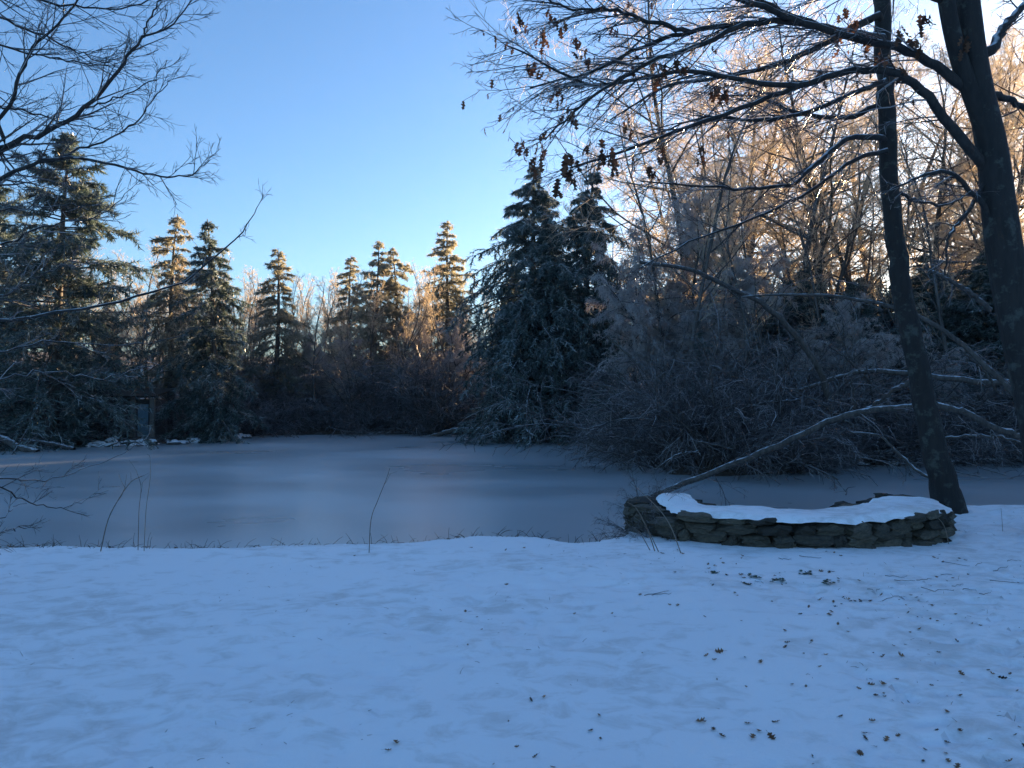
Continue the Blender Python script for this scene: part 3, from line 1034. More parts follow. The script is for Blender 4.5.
# dead leaves that still hang: the clusters seen, then singles
LV, LF = oak_leaf()
off2 = np.array(base2)


def leaf_cluster(px, py, Y, k, size):
    b = MB()
    c = P(px, py, Y)
    tw, tr = grow(np.array([[0, 0, size * 1.2]]), np.array([[.1, 0, -1.]]), np.array([size * 1.3]), 4, np.array([.004]), np.array([.002]), .1, (0, 0, 0))
    b.tubes(tw, tr, 3, 0)
    for _ in range(k):
        v = LV * np.array([1, 1, 1]) * rng.uniform(.75, 1.25) * size / .12
        a, e, rl = rng.random() * 6.28, rng.uniform(-2.2, -.7), rng.normal() * .8
        # roll, then pitch, then yaw
        R1 = np.array([[math.cos(rl), 0, math.sin(rl)], [0, 1, 0], [-math.sin(rl), 0, math.cos(rl)]])
        R2 = np.array([[1, 0, 0], [0, math.cos(e), -math.sin(e)], [0, math.sin(e), math.cos(e)]])
        R3 = np.array([[math.cos(a), -math.sin(a), 0], [math.sin(a), math.cos(a), 0], [0, 0, 1]])
        v = v @ (R3 @ R2 @ R1).T + tw[0, int(rng.integers(1, 5))] + rng.normal(size=3) * size * .25
        b.add(v, LF, np.full(len(v), rng.random()))
    link('leaf_cluster', b.mesh('leaf_cluster', M['dead_leaf'], False), oak2, c - off2)


for px, py, k, s in [(541, 150, 5, .13), (536, 165, 4, .11), (566, 165, 7, .14), (572, 180, 5, .12), (556, 190, 4, .12), (604, 160, 7, .13), (612, 168, 4, .10), (650, 175, 5, .10),
                     (699, 156, 6, .10), (566, 118, 5, .11), (576, 48, 4, .10), (536, 68, 6, .10), (528, 72, 4, .09), (585, 62, 4, .10), (628, 128, 3, .10), (558, 95, 5, .10),
                     (520, 20, 3, .10), (521, 148, 4, .09), (660, 75, 5, .11), (676, 70, 5, .12), (712, 92, 6, .12), (724, 94, 4, .10), (635, 60, 3, .09), (560, 28, 4, .09),
                     (590, 152, 3, .10), (662, 155, 3, .10), (548, 18, 3, .09), (545, 36, 3, .08), (510, 32, 2, .08), (512, 50, 2, .08), (540, 45, 3, .09), (615, 30, 2, .08)]:
    leaf_cluster(px, py, 7.6 + rng.normal() * .15, k + 2, s * 1.05)
for px, py, k, s in [(845, 18, 5, .11), (900, 35, 6, .12), (915, 48, 6, .13), (925, 22, 5, .11), (903, 72, 4, .10), (866, 45, 5, .11), (850, 30, 3, .1), (963, 45, 5, .13), (820, 80, 4, .1), (880, 60, 4, .1), (838, 46, 4, .1)]:
    leaf_cluster(px, py, 8.3, k + 2, s * 1.1)
# single leaves on the twig ends
b = MB()
for E in ends2[:6]:
    q = E[:, -1]
    sel = q[rng.random(len(q)) < .10]
    for c in sel:
        v = LV * rng.uniform(.35, .8)
        a, e = rng.random() * 6.28, rng.uniform(-2.0, -1.0)
        R2 = np.array([[1, 0, 0], [0, math.cos(e), -math.sin(e)], [0, math.sin(e), math.cos(e)]])
        R3 = np.array([[math.cos(a), -math.sin(a), 0], [math.sin(a), math.cos(a), 0], [0, 0, 1]])
        b.add(v @ (R3 @ R2).T + c, LF, np.full(len(v), rng.random()))
o = link('dead_leaves', b.mesh('dead_leaves', M['dead_leaf'], False), oak2)
o['kind'] = 'stuff'

rng = np.random.default_rng(106)
# ---- the tree whose limbs reach in from the left
base3 = (-6.8, 5.2, hz(-6.8, 5.2))
t3 = resample([(-6.8, 5.2, -.15), (-6.75, 5.3, 1.2), (-6.6, 5.4, 2.6), (-6.55, 5.5, 4.2), (-6.3, 5.6, 6.2), (-6.0, 5.6, 9)], [.24, .19, .17, .15, .11, .03], 26)


def from_trunk(z, pp, Y1, r0, r1, n=26, Y0=None):
    i = int(np.argmin(abs(t3[0][:, 2] - z)))
    s = t3[0][i]
    k = len(pp)
    Ys = Y0 or (s[1] + .25)
    c = [s] + [P(px, py, Ys + (Y1 - Ys) * j / (k - 1)) for j, (px, py) in enumerate(pp)]
    a, r = resample(c, np.concatenate([[r0 * 1.3], np.linspace(r0, r1, k)]), n)
    a[1:-1] += rng.normal(size=a[1:-1].shape) * .008
    return a[None], r[None]


L3 = [from_trunk(2.6, [(-40, 157), (0, 148), (45, 132), (85, 108), (120, 70), (140, 42), (170, 25), (196, -4)], 6.2, 0.0245, 0.0037, 34),
      limb_px([(140, 42), (152, 15), (165, -10), (172, -40)], 6.1, 6.2, 0.0075, 0.0045),
      limb_px([(85, 108), (115, 98), (150, 83), (167, 60)], 6.0, 6.3, 0.0075, 0.0030),
      from_trunk(2.4, [(-40, 195), (0, 178), (40, 162), (80, 158), (130, 170), (165, 177), (190, 175), (210, 160)], 6.0, 0.0177, 0.0030, 34),
      limb_px([(40, 162), (90, 146), (130, 126), (150, 105), (168, 80)], 5.8, 6.2, 0.0095, 0.0030),
      from_trunk(3.0, [(-30, 165), (0, 120), (22, 75), (33, 48), (60, 22), (82, -8), (100, -50)], 6.0, 0.0163, 0.0045, 30),
      from_trunk(3.0, [(-40, 92), (0, 106), (30, 112), (70, 124), (100, 130)], 6.2, 0.0109, 0.0030),
      from_trunk(3.6, [(-50, -10), (0, 18), (50, 38), (90, 58), (118, 64)], 6.3, 0.0122, 0.0030),
      from_trunk(3.4, [(-50, 30), (0, 45), (40, 56), (80, 62), (120, 66)], 6.0, 0.0109, 0.0030),
      from_trunk(3.9, [(-50, -50), (20, -8), (80, 8), (140, 4), (175, -30)], 6.4, 0.0122, 0.0030),
      from_trunk(1.9, [(-60, 322), (0, 320), (100, 306), (170, 287), (222, 252), (250, 220), (261, 200)], 6.4, 0.0150, 0.0023, 30),
      from_trunk(2.1, [(-50, 255), (0, 245), (50, 225), (100, 215), (132, 188)], 6.2, 0.0109, 0.0023),
      from_trunk(1.8, [(-50, 310), (0, 296), (40, 275), (75, 262)], 5.8, 0.0095, 0.0023),
      from_trunk(2.0, [(-60, 235), (-10, 212), (30, 208), (70, 205), (100, 212)], 5.9, 0.0095, 0.0023),
      from_trunk(1.3, [(-60, 468), (0, 478), (40, 480), (90, 467), (132, 448)], 6.6, 0.0082, 0.0023),
      from_trunk(1.2, [(-60, 462), (0, 487), (25, 500), (50, 507), (75, 505), (96, 494)], 6.6, 0.0075, 0.0023),
      from_trunk(1.0, [(-60, 560), (0, 520), (14, 508), (26, 500)], 6.6, 0.0054, 0.0023),
      from_trunk(.9, [(-60, 545), (0, 532), (20, 529), (42, 527)], 6.6, 0.0054, 0.0030),
      from_trunk(1.6, [(-60, 395), (0, 380), (50, 372), (100, 378), (150, 366)], 6.4, 0.0088, 0.0023),
      from_trunk(1.7, [(-60, 360), (0, 352), (50, 342), (120, 345), (190, 335)], 6.6, 0.0082, 0.0023)]
nl = len(L3)
near_tree('overhanging_maple', 'bare tree at the left edge whose thin branches reach over the lawn and pond', base3, [(t3[0][None], t3[1][None])], L3,
          dict(per=[26, 5, 6, 20, 10, 20, 12, 18, 18, 19, 7, 11, 11, 12, 5, 5, 2, 2, 7, 5], L0=[.55, .3, .32, .42, .38, .6, .45, .65, .65, .7, .16, .5, .45, .5, .35, .35, .2, .2, .4, .35],
               bias=(.25, .05, .12), up=.30, droop=.10, per2=5, per3=2, rmin=.0018, t0=.12, fan=.75, jit=.07), 12)
print('near trees')

# ------------------------------------------------------------------ fallen and arching branches on the right


def branch_thing(name, label, pts_px, Y0, Y1, r0, r1, tw=8, L0=.7, mid=0.0, group=None, n=26, mat='log', cat='branch'):
    pts, rad = limb_px(pts_px, Y0, Y1, r0, r1, n, .012, mid)
    e = link(name, None, None, pts[0, 0])
    e.empty_display_size = .2
    tag(e, label, cat, group)
    off = pts[0, 0].copy()
    a = MB()
    a.tubes(pts - off, rad, 7)
    link('stem', a.mesh(name, M[mat]), e)
    if tw:
        c = MB()
        twigging(c, [(pts - off, rad)], [tw], [L0], (0, 0, -.15), 0, .3, 4, 2, .004)
        link('twigs', c.mesh(name + '_twigs', M['shrub']), e)['kind'] = 'stuff'
    return e


branch_thing('fallen_branch', 'long pale fallen branch rising from the ice behind the left end of the stone ring', [(652, 497), (690, 481), (735, 464), (780, 445), (830, 421), (870, 410), (915, 407)], 14.5, 12.2, .055, .06, 14, 1.0)
branch_thing('arching_branch', 'arching branch bowed down to the right from the leaning trunk', [(936, 405), (965, 413), (995, 428), (1030, 440), (1060, 470)], 12.0, 11.6, .06, .05, 5)
branch_thing('broken_branch', 'snow topped broken branch slanting down through the middle of the thicket', [(640, 262), (690, 270), (735, 290), (768, 308), (795, 335), (818, 368), (830, 400)], 17, 18, .04, .085, 10)
branch_thing('arched_stem', 'long thin stem arching from the thicket over to the forked trunk', [(742, 297), (800, 294), (850, 298), (905, 311), (950, 335), (990, 370), (1018, 400), (1050, 450)], 15, 12.5, .02, .06, 10)
branch_thing('snowy_log', 'short snow covered log lying level behind the leaning trunk', [(800, 390), (850, 374), (880, 371), (915, 374), (960, 380), (1040, 384)], 19.5, 17, .05, .08, 6)
branch_thing('small_fallen_branch', 'thin crooked branch touching the ice left of the leaning trunk', [(850, 432), (880, 437), (900, 455), (918, 471), (938, 482)], 13.5, 12.5, .02, .03, 4, .4)
branch_thing('low_branch', 'thin pale branch lying low across the inlet at the right edge', [(945, 438), (975, 436), (1000, 437), (1030, 446)], 14, 13, .025, .02, 3, .4)
branch_thing('slanting_branch', 'branch slanting down left from the leaning trunk above the long fallen branch', [(920, 378), (895, 390), (875, 405), (850, 416)], 12.5, 13.5, .05, .035, 4, .5)
branch_thing('dead_stem', 'thin straight dead stem leaning in the dark gap beside the big pines', [(606, 335), (640, 365), (672, 395), (690, 420)], 25, 23, .04, .06, 5)
branch_thing('bent_branch', 'pale bent stem low in front of the birches', [(630, 403), (655, 406), (680, 415), (700, 426)], 21, 20, .03, .04, 5)
branch_thing('shore_log', 'dark drift log resting on the far shore left of the big pines', [(426, 438), (440, 434), (455, 430), (475, 431), (496, 434)], 35.5, 34.5, .10, .12, 5, .8)
branch_thing('fallen_log', 'thick fallen trunk lying over the ice at the left edge', [(-40, 430), (0, 438), (18, 447), (38, 452)], 26.2, 25.5, .14, .10, 4, .8)
branch_thing('slanted_log', 'long dark log lying on the left bank before the shed', [(14, 440), (45, 443), (74, 449)], 27.2, 26.6, .09, .07, 3, .6)
branch_thing('right_bough', 'frosted bough drooping in front of the dark conifer at right', [(925, 268), (945, 278), (968, 292), (990, 310)], 12.5, 13, .02, .05, 7, .7)
for i, (a, c, Y) in enumerate([((655, 470), (700, 452), 17.5), ((720, 420), (800, 400), 18), ((760, 380), (860, 430), 17.5), ((690, 440), (770, 470), 17), ((830, 345), (900, 420), 18.5), ((960, 350), (1000, 395), 16), ((850, 380), (855, 410), 15)]):
    m = ((a[0] + c[0]) / 2, (a[1] + c[1]) / 2 - 6)
    branch_thing('thicket_branch', 'thin broken branch caught in the dark thicket of the inlet', [a, m, c], Y, Y + .6, .02, .03, 6, .6, group='broken branches in the thicket')

# ------------------------------------------------------------------ stone ring


def stone_mesh(i):
    n = 3
    pts = np.linspace(-.5, .5, n + 1)
    v, f, key = [], [], {}

    def vid(p):
        k = tuple(np.round(p, 4))
        if k not in key:
            key[k] = len(v)
            v.append(p)
        return key[k]
    for ax in range(3):
        for s in (-.5, .5):
            for a in range(n):
                for c in range(n):
                    q = []
                    for da, dc in ((0, 0), (1, 0), (1, 1), (0, 1)):
                        p = [0, 0, 0]
                        p[ax], p[(ax + 1) % 3], p[(ax + 2) % 3] = s, pts[a + da], pts[c + dc]
                        q.append(vid(np.array(p)))
                    f.append(q if s > 0 else q[::-1])
    v = np.array(v)
    r = np.linalg.norm(v, axis=1, keepdims=True)
    v = v * (1 - .20 * np.clip((r - .55) / .32, 0, 1)) + rng.normal(size=v.shape) * .075
    b = MB()
    b.add(v, np.array(f))
    return b.mesh('stone_%d' % i, M['stone'], False)


rng = np.random.default_rng(107)
STONES = [stone_mesh(i) for i in range(9)]
RC = np.array([3.33, 9.10])
RA, RB, RT = 1.92, 1.24, math.radians(6)


def ring(a, off=0.0):
    """a point of the ring's outer face; off > 0 goes inward"""
    x, y = (RA - off) * math.cos(a), (RB - off) * math.sin(a)
    c, s = math.cos(RT), math.sin(RT)
    return np.array([RC[0] + x * c - y * s, RC[1] + x * s + y * c])


ring_e = link('stone_ring', None, None, (RC[0], RC[1], 0))
tag(ring_e, 'low curved dry stone wall capped with snow on the edge of the pond', 'stone wall')
A0, A1 = math.radians(-212), math.radians(28)
ro = np.array([RC[0], RC[1], 0])
WTOP = .285


def wtop(a):
    return WTOP + .02 * math.sin(a * 5) + .05 * sstep(math.radians(-120), math.radians(-200), np.array(a)).item()


# earth core behind the stones
b = MB()
K = 90
sec = []
for i in range(K + 1):
    a = A0 + (A1 - A0) * i / K
    wd = .78
    o_, n_ = ring(a, .12), ring(a, wd)
    z1 = wtop(a) - .03
    for q, z in ((o_, -.4), (o_, z1), (n_, z1), (n_, -.4)):
        sec.append([q[0], q[1], z])
idx = np.arange((K + 1) * 4).reshape(K + 1, 4)
f = np.stack([idx[:-1], idx[1:], np.roll(idx[1:], -1, 1), np.roll(idx[:-1], -1, 1)], -1).reshape(-1, 4)
b.add(np.array(sec) - ro, f)
b.add(np.array(sec)[:4] - ro, [[0, 1, 2, 3]])
b.add(np.array(sec)[-4:] - ro, [[0, 1, 2, 3]])
link('core', b.mesh('ring_core', M['core'], False), ring_e)


def lay(off_out, a_from, a_to, courses, face):
    z = -.10
    for cidx in range(courses):
        hgt = [.14, .10, .12, .09, .09][cidx % 5]
        a = a_from + rng.random() * .05
        while a < a_to:
            w = rng.uniform(.12, .42)
            p0 = ring(a, off_out)
            sp = np.linalg.norm(ring(a + .01, off_out) - p0) / .01
            da = w / sp
            am = a + da / 2
            p = ring(am, off_out + .10 + rng.normal() * .028)
            tan = ring(am + .02, off_out) - ring(am - .02, off_out)
            rz = math.atan2(tan[1], tan[0])
            h = hgt * rng.uniform(.85, 1.15)
            if z + h < wtop(am) + .015:
                link('stone', STONES[int(rng.integers(9))], ring_e, (p[0] - RC[0], p[1] - RC[1], z + hgt / 2 + rng.normal() * .006),
                     (rng.normal() * .06, rng.normal() * .06, rz + rng.normal() * .06), (w * rng.uniform(.9, 1.08), rng.uniform(.2, .3), h * rng.uniform(.85, 1.2)))
            a += da
        z += hgt * .9


lay(0, A0, A1, 4, 1)
lay(.62, A0, A1, 4, -1)

# snow lying on the wall: a lens with ragged edges
b = MB()
K, W_ = 150, 12
rows = []
S0, S1 = math.radians(-206), math.radians(14)
for i in range(K + 1):
    a = S0 + (S1 - S0) * i / K
    e0 = -.05 + .045 * noise2(np.array(a * 9.), np.array(1.), 31).item() + .03 * noise2(np.array(a * 30.), np.array(3.), 31).item()
    # on the left the outer edge draws back and leaves the stones bare
    e0 += .34 * float(sstep(math.radians(-138), math.radians(-172), np.array(a)))
    e1 = .72 + .08 * noise2(np.array(a * 7.), np.array(7.), 33).item() + .14 * float(sstep(math.radians(-60), math.radians(-25), np.array(a)))
    taper = min(1, i / 6, (K - i) / 6)
    mid = (e0 + e1) / 2
    e0, e1 = mid + (e0 - mid) * (.25 + .75 * taper), mid + (e1 - mid) * (.25 + .75 * taper)
    for j in range(W_ + 1):
        t = j / W_
        q = ring(a, e0 + (e1 - e0) * t)
        prof = (1 - abs(2 * t - 1) ** 3.2)
        z = wtop(a) + .018 + (.018 + .025 * noise2(np.array(q[0] * 3), np.array(q[1] * 3), 35).item()) * prof * (.3 + .7 * taper) + .012 * (noise2(np.array(q[0] * 11), np.array(q[1] * 11), 36).item() - .5)
        if j in (0, W_):
            z = wtop(a) - (.03 if j else -.005 + .035 * noise2(np.array(a * 22.), np.array(5.), 37).item())
        rows.append([q[0], q[1], z])
idx = np.arange((K + 1) * (W_ + 1)).reshape(K + 1, W_ + 1)
f = np.stack([idx[:-1, :-1], idx[1:, :-1], idx[1:, 1:], idx[:-1, 1:]], -1).reshape(-1, 4)
b.add(np.array(rows) - ro, f)
link('snow_cap', b.mesh('snow_cap', M['cap_snow']), ring_e)

for i, (x, y, k) in enumerate([(1.42, 8.75, .24), (1.6, 8.35, .17), (1.75, 9.5, .25)]):
    plant('wall_bramble', SHRUB[i], x, y, (k, k, k), i * 2.1, ['dark bramble tangled at the left end of the stone wall', 'small bramble before the left end of the stone wall', 'bramble behind the left end of the stone wall'][i], 'shrub', 'brambles at the stone wall', -.05)

# ------------------------------------------------------------------ shed on the left shore
sh = P(118, 420, 30.9)
shx, shy = float(sh[0]), 30.9
shz = hz(shx, shy)
she = link('shed', None, None, (shx, shy, shz), (0, 0, .12))
tag(she, 'small dark weathered shed with a blue door half hidden among the pines', 'shed')


def box(b, x0, x1, y0, y1, z0, z1):
    v = [(x, y, z) for z in (z0, z1) for y in (y0, y1) for x in (x0, x1)]
    b.add(v, [(0, 2, 3, 1), (4, 5, 7, 6), (0, 1, 5, 4), (2, 6, 7, 3), (0, 4, 6, 2), (1, 3, 7, 5)])


b = MB()
box(b, -1.6, 1.25, 0, 2.2, -.5, 1.55)
link('wall', b.mesh('shed_wall', M['shed_wall'], False), she)
bd = MB()
box(bd, -.07, .07, -.03, -.002, -.3, 1.5)
bdm = bd.mesh('shed_board', M['shed_wall'], False)
for i in range(14):
    link('board', bdm, she, (-1.5 + i * .155, 0 - (i % 2) * .012, 0))
b = MB()
v = [(-1.85, -.35, 1.62), (1.5, -.35, 1.62), (1.5, 2.5, 1.95), (-1.85, 2.5, 1.95), (-1.85, -.35, 1.70), (1.5, -.35, 1.70), (1.5, 2.5, 2.03), (-1.85, 2.5, 2.03)]
b.add(v, [(0, 3, 2, 1), (4, 5, 6, 7), (0, 1, 5, 4), (2, 3, 7, 6), (1, 2, 6, 5), (0, 4, 7, 3)])
link('roof', b.mesh('shed_roof', M['core'], False), she)
b = MB()
box(b, .80, 1.2, -.06, -.005, .02, 1.35)
d_ = link('door', b.mesh('shed_door', M['shed_door'], False), she)
b = MB()
box(b, .84, .88, -.10, -.061, .65, .80)
link('handle', b.mesh('shed_handle', M['shed_post'], False), d_)
for px_ in (.62, 1.38):
    b = MB()
    box(b, px_ - .09, px_ + .09, -.16, -.02, -.4, 1.6)
    link('post', b.mesh('shed_post', M['shed_post'], False), she)

# ------------------------------------------------------------------ rocks on the shores


def rock_mesh(i):
    import bmesh
    bm = bmesh.new()
    bmesh.ops.create_icosphere(bm, subdivisions=3, radius=.5)
    ph = rng.random(9) * 6.28
    for vv in bm.verts:
        c = vv.co
        k = 1 + .16 * math.sin(c.x * 6 + ph[0]) + .14 * math.sin(c.y * 7 + ph[1]) + .12 * math.sin(c.z * 8 + ph[2]) + .07 * math.sin(c.x * 15 + c.y * 13 + ph[3])
        vv.co = c * k
        vv.co.z *= .7
    me = bpy.data.meshes.new('rock_%d' % i)
    bm.to_mesh(me)
    bm.free()
    me.materials.append(M['rock'])
    return me


ROCKS = [rock_mesh(i) for i in range(5)]
tag(link('snowy_boulder', ROCKS[0], None, (at_px(597, 28.9), 28.9, hz(at_px(597, 28.9), 28.9) + .14), (0, .1, .5), (.75, .6, .75)),
    'pale snow covered boulder at the foot of the big drooping pines', 'rock')
for i in range(90):
    px = rng.uniform(20, 250)
    Y = float(np.interp(px, [0, 156, 228, 262], [27.7, 29.2, 32.4, 36])) + rng.uniform(-.5, .5)
    x = at_px(px, Y)
    s = rng.uniform(.15, .5)
    tag(link('shore_rock', ROCKS[int(rng.integers(5))], None, (x, Y, max(hz(x, Y), ICE) + s * .12), (rng.normal() * .2, rng.normal() * .2, rng.random() * 6.28), (s * 1.2, s, s * .75)),
        'snow dusted rock in the rubble along the left shore below the shed', 'rock', 'rocks of the left shore')
for i in range(12):
    Y = rng.uniform(20.6, 21.8)
    x = rng.uniform(9.5, 15)
    s = rng.uniform(.25, .6)
    tag(link('inlet_rock', ROCKS[int(rng.integers(5))], None, (x, Y, max(hz(x, Y), ICE) + s * .1), (0, 0, rng.random() * 6.28), (s * 1.3, s, s * .7)),
        'snow dusted rock on the bank of the inlet behind the leaning trunk', 'rock', 'rocks of the inlet bank')

# ------------------------------------------------------------------ leaves, sprigs, canes, grass on the lawn
rng = np.random.default_rng(108)
GL = []
for i in range(5):
    LVi, LFi = oak_leaf(L=.11, W=.035 + .006 * i, curl=.25 + .15 * i)
    b = MB()
    t_ = i / 4
    b.add(LVi - [0, .055, 0], LFi, np.full(len(LVi), t_))
    st = np.array([[[0, -.055, .01], [0, -.08, .012], [0, -.10, .02]]])
    b.tubes(st, np.array([[.0018, .0016, .0014]]), 4, t_)
    GL.append(b.mesh('oak_leaf_%d' % i, M['floor_leaf'], False))


def lawn_z(x, y):
    return float(lawn_fn(np.array([x]), np.array([y]))[0])


def drop_leaf(x, y, s, name='fallen_leaf', label='dry brown oak leaf lying on the snow of the lawn', group='leaves scattered on the snow'):
    k = int(rng.integers(5))
    return tag(link(name, GL[k], None, (x, y, lawn_z(x, y) + .004), (rng.normal() * .3, rng.normal() * .3, rng.random() * 6.28), (s * .72, s * .74, s * .5)), label, 'leaf', group)


def ground_px(px, py):
    Y = CAMZ * FPX / (py - HOR)
    return at_px(px, Y), Y


seen = [(898, 653), (955, 637), (1000, 672), (948, 690), (718, 653), (397, 742), (880, 682), (840, 603), (832, 601), (846, 597), (700, 720), (712, 728), (770, 735), (740, 575), (820, 570), (828, 571), (858, 580), (662, 556), (682, 556), (590, 730)]
for px, py in seen:
    x, y = ground_px(px, py)
    drop_leaf(x, y, rng.uniform(.45, .7))
    if rng.random() < .5:
        drop_leaf(x + rng.normal() * .06, y + rng.normal() * .08, rng.uniform(.4, .6))
c = 0
while c < 210:
    px, py = rng.uniform(300, 1040), rng.uniform(548, 775)
    w = (.04 + .96 * max(0, min(1, (px - 420) / 450))) * (1.0 if py < 620 else .55)
    if rng.random() > w:
        continue
    x, y = ground_px(px, py)
    if y > 8.1 and 1.2 < x < 5.3:
        continue
    n_ = int(rng.integers(1, 3)) if rng.random() < .6 else 1
    for _ in range(n_):
        drop_leaf(x + rng.normal() * .05, y + rng.normal() * .05, rng.uniform(.2, .5))
        c += 1

# green sprigs before the wall
for i, (px, py) in enumerate([(713, 574), (752, 577), (776, 579), (826, 582), (806, 572), (745, 582)]):
    x, y = ground_px(px, py)
    b = MB()
    for _ in range(11):
        v = LV * np.array([.6, .4, .5]) * rng.uniform(.7, 1.1)
        a, e = rng.random() * 6.28, rng.uniform(-.1, .5)
        R2 = np.array([[1, 0, 0], [0, math.cos(e), -math.sin(e)], [0, math.sin(e), math.cos(e)]])
        R3 = np.array([[math.cos(a), -math.sin(a), 0], [math.sin(a), math.cos(a), 0], [0, 0, 1]])
        b.add(v @ (R3 @ R2).T + [rng.normal() * .03, rng.normal() * .025, .004], LF, np.full(len(v), rng.random()))
    tag(link('leafy_sprig', b.mesh('leafy_sprig', M['green'], False), None, (x, y, lawn_z(x, y))), 'small dull green leafy sprig flat on the snow before the wall', 'plant', 'green sprigs before the wall')

# fallen twigs on the snow
for i in range(20):
    px, py = rng.uniform(640, 1020), rng.uniform(556, 600) if i < 20 else rng.uniform(560, 760)
    x, y = ground_px(px, py)
    if y > 7.9 and 1.2 < x < 5.3:
        continue
    L = rng.uniform(.08, .3)
    a = rng.normal() * .5
    k = 6
    pts = np.array([[x + (j / k - .5) * L * math.cos(a), y + (j / k - .5) * L * math.sin(a) + rng.normal() * .014, 0] for j in range(k + 1)])
    pts[:, 2] = [lawn_z(q[0], q[1]) + .005 for q in pts]
    o0 = pts[0].copy()
    b = MB()
    b.tubes((pts - o0)[None], np.linspace(.0028, .0014, k + 1)[None], 4, .3)
    tag(link('fallen_twig', b.mesh('fallen_twig', M['shrub']), None, o0), 'thin dark twig lying on the snow of the lawn', 'twig', 'twigs on the snow')


def cane(px, py, pts_px, Y, label, r=.005, group=None, sub=0):
    c = [P(a, q, Y) for a, q in pts_px]
    z = lawn_z(c[0][0], Y)
    c[0][2] = z - .03
    a, rr = resample(c, np.linspace(r, r * .5, len(c)), 16)
    b = MB()
    o0 = a[0].copy()
    b.tubes((a - o0)[None], rr[None], 5, rng.random())
    if sub:
        p, d, L, q, _ = sprout((a - o0)[None], rr[None], sub, .4, 1, .5, .25, .7)
        sp, sr = grow(p, d, L, 4, q, q * 0 + .0015, .1, (0, 0, .1))
        b.tubes(sp, sr, 3, .5)
    tag(link('dry_cane', b.mesh('dry_cane', M['cane']), None, o0), label, 'plant', group)


cane(0, 0, [(100, 540), (108, 520), (120, 497), (131, 482), (142, 476)], 7.7, 'branching dry stem leaning right on the bank at left', .006, sub=6)
cane(0, 0, [(138, 540), (139, 510), (141, 487), (136, 470)], 7.75, 'upright thin dry stem on the bank at left', .004, sub=3)
cane(0, 0, [(144, 540), (146, 510), (150, 480), (150, 458), (147, 454)], 7.7, 'tallest thin dry stem with hooked tip on the bank at left', .004)
cane(0, 0, [(369, 538), (371, 520), (378, 500), (386, 480), (390, 468)], 7.6, 'single curved dry stem standing before the bright ice', .0045, sub=2)
cane(0, 0, [(656, 548), (646, 526), (636, 508), (627, 502)], 7.6, 'pale bent cane at the left end of the stone wall', .006)
cane(0, 0, [(660, 549), (648, 530), (638, 515), (631, 520)], 7.55, 'short pale cane tangled at the left end of the stone wall', .005)
cane(0, 0, [(682, 551), (670, 525), (655, 505), (630, 482)], 7.5, 'long pale cane leaning left across the stone wall', .006)
cane(0, 0, [(652, 548), (640, 533), (632, 527)], 7.62, 'shortest pale cane at the left foot of the stone wall', .005)
cane(0, 0, [(949, 542), (945, 528), (938, 518), (930, 513)], 8.25, 'pale curved cane before the right end of the stone wall', .005)
cane(0, 0, [(1003, 538), (1002, 520), (1001, 508)], 8.9, 'thin upright dry stem in the snow near the right edge', .003)

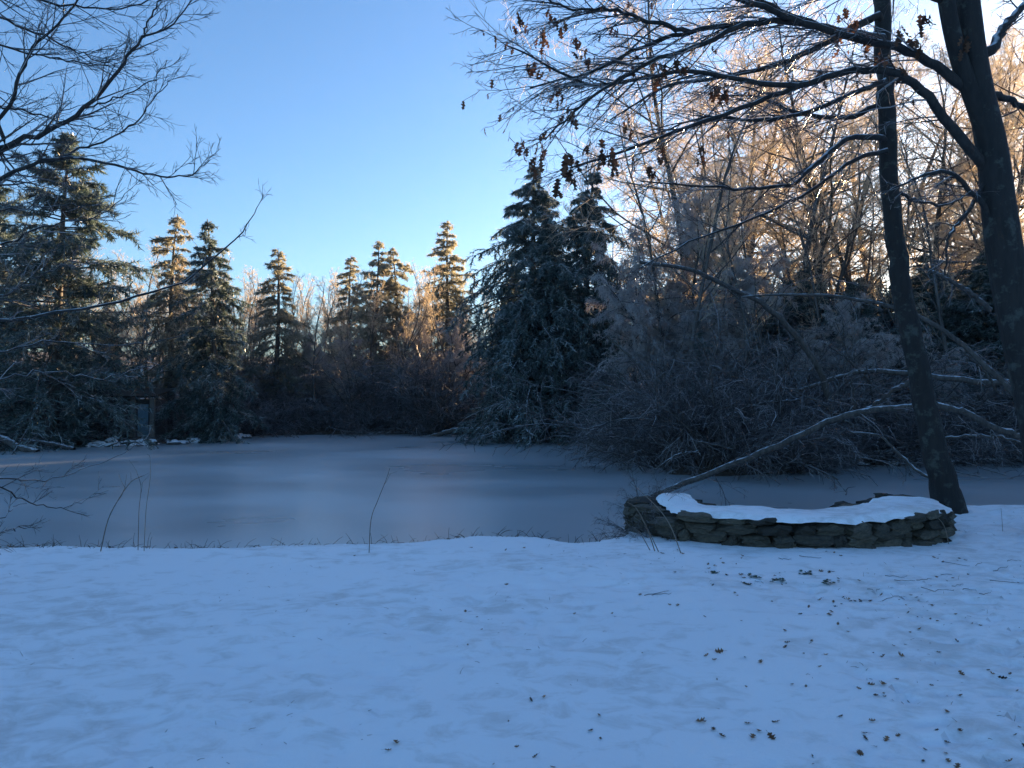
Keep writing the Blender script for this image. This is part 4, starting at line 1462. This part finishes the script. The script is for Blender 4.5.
b = MB()
k = 12000
xx = rng.uniform(-9, 8, k)
yy = rng.uniform(7.6, 10, k)
sdv = pond_sd(xx, yy)
keep = (sdv > .02) & (sdv < .55) & (noise2(xx * 1.2, yy * 1.2, 41) > .28) & ~((xx > 1.2) & (xx < 5.4))
xx, yy = xx[keep], yy[keep]
k = len(xx)
zz = lawn_fn(xx, yy)
d = np.stack([rng.normal(size=k) * .7, rng.normal(size=k) * .5, np.full(k, .8)], 1)
gp, gr = grow(np.stack([xx, yy, zz - .01], 1), d, rng.uniform(.3, 1, k) ** 2 * .20, 4, np.full(k, .0032), np.full(k, .0014), .12, (0, 0, -.7))
b.tubes(gp, gr, 3)
tag(link('dry_grass', b.mesh('dry_grass', M['grass'])), 'dry brown grass along the edge of the bank', 'grass', kind='stuff')
b = MB()
k = 5200
tx, ty = rng.uniform(-7, 9, k), rng.uniform(1.8, 8.2, k)
kp = (noise2(tx * .9, ty * .9, 51) + .25 * noise2(tx * 5, ty * 5, 52) + .03 * tx > .74) & ~((tx > 1.2) & (tx < 5.4) & (ty > 7.6))
tx, ty = tx[kp], ty[kp]
k = len(tx)
d = np.stack([rng.normal(size=k), rng.normal(size=k) * .6, np.full(k, .35)], 1)
gp, gr = grow(np.stack([tx, ty, lawn_fn(tx, ty) - .004], 1), d, rng.uniform(.012, .05, k), 2, np.full(k, .0016), np.full(k, .0008), .15, (0, 0, -.6))
b.tubes(gp, gr, 3)
tag(link('grass_tips', b.mesh('grass_tips', M['grass'])), 'short dry grass tips poking through the thin snow of the lawn', 'grass', kind='stuff')
# bare earth showing along the lip of the bank is in the grass and leaves: a row of leaf clumps
for i in range(26):
    x = rng.uniform(-5.4, 1.1)
    y = float(np.interp(x, [-9, -5.5, -3, -1.5, -.5, .35, 1.2], [8.6, 8.4, 8.4, 8.6, 9.0, 9.0, 8.7])) - rng.uniform(.25, .5)
    drop_leaf(x, y, rng.uniform(.4, .9), 'bank_leaf', 'dry brown leaf caught on the lip of the snowy bank', 'leaves along the bank')

# ------------------------------------------------------------------ the frosty air
hb = MB()
box(hb, -140, 150, -60, 170, -2.2, 32)
hm = bpy.data.materials.new('frosty_air')
hm.use_nodes = True
hm.node_tree.nodes.clear()
hv = hm.node_tree.nodes.new('ShaderNodeVolumePrincipled')
hv.inputs['Color'].default_value = (.85, .92, 1, 1)
hv.inputs['Density'].default_value = .0003
hv.inputs['Anisotropy'].default_value = .45
ho = hm.node_tree.nodes.new('ShaderNodeOutputMaterial')
hm.node_tree.links.new(hv.outputs[0], ho.inputs['Volume'])
hz_o = link('haze', hb.mesh('haze', hm, False))
tag(hz_o, 'thin cold haze in the air over the pond', kind='stuff')
S.cycles.volume_bounces = 0

print('objects', len(bpy.data.objects), 'tris', sum(len(m.loops) - 2 * len(m.polygons) for m in bpy.data.meshes))
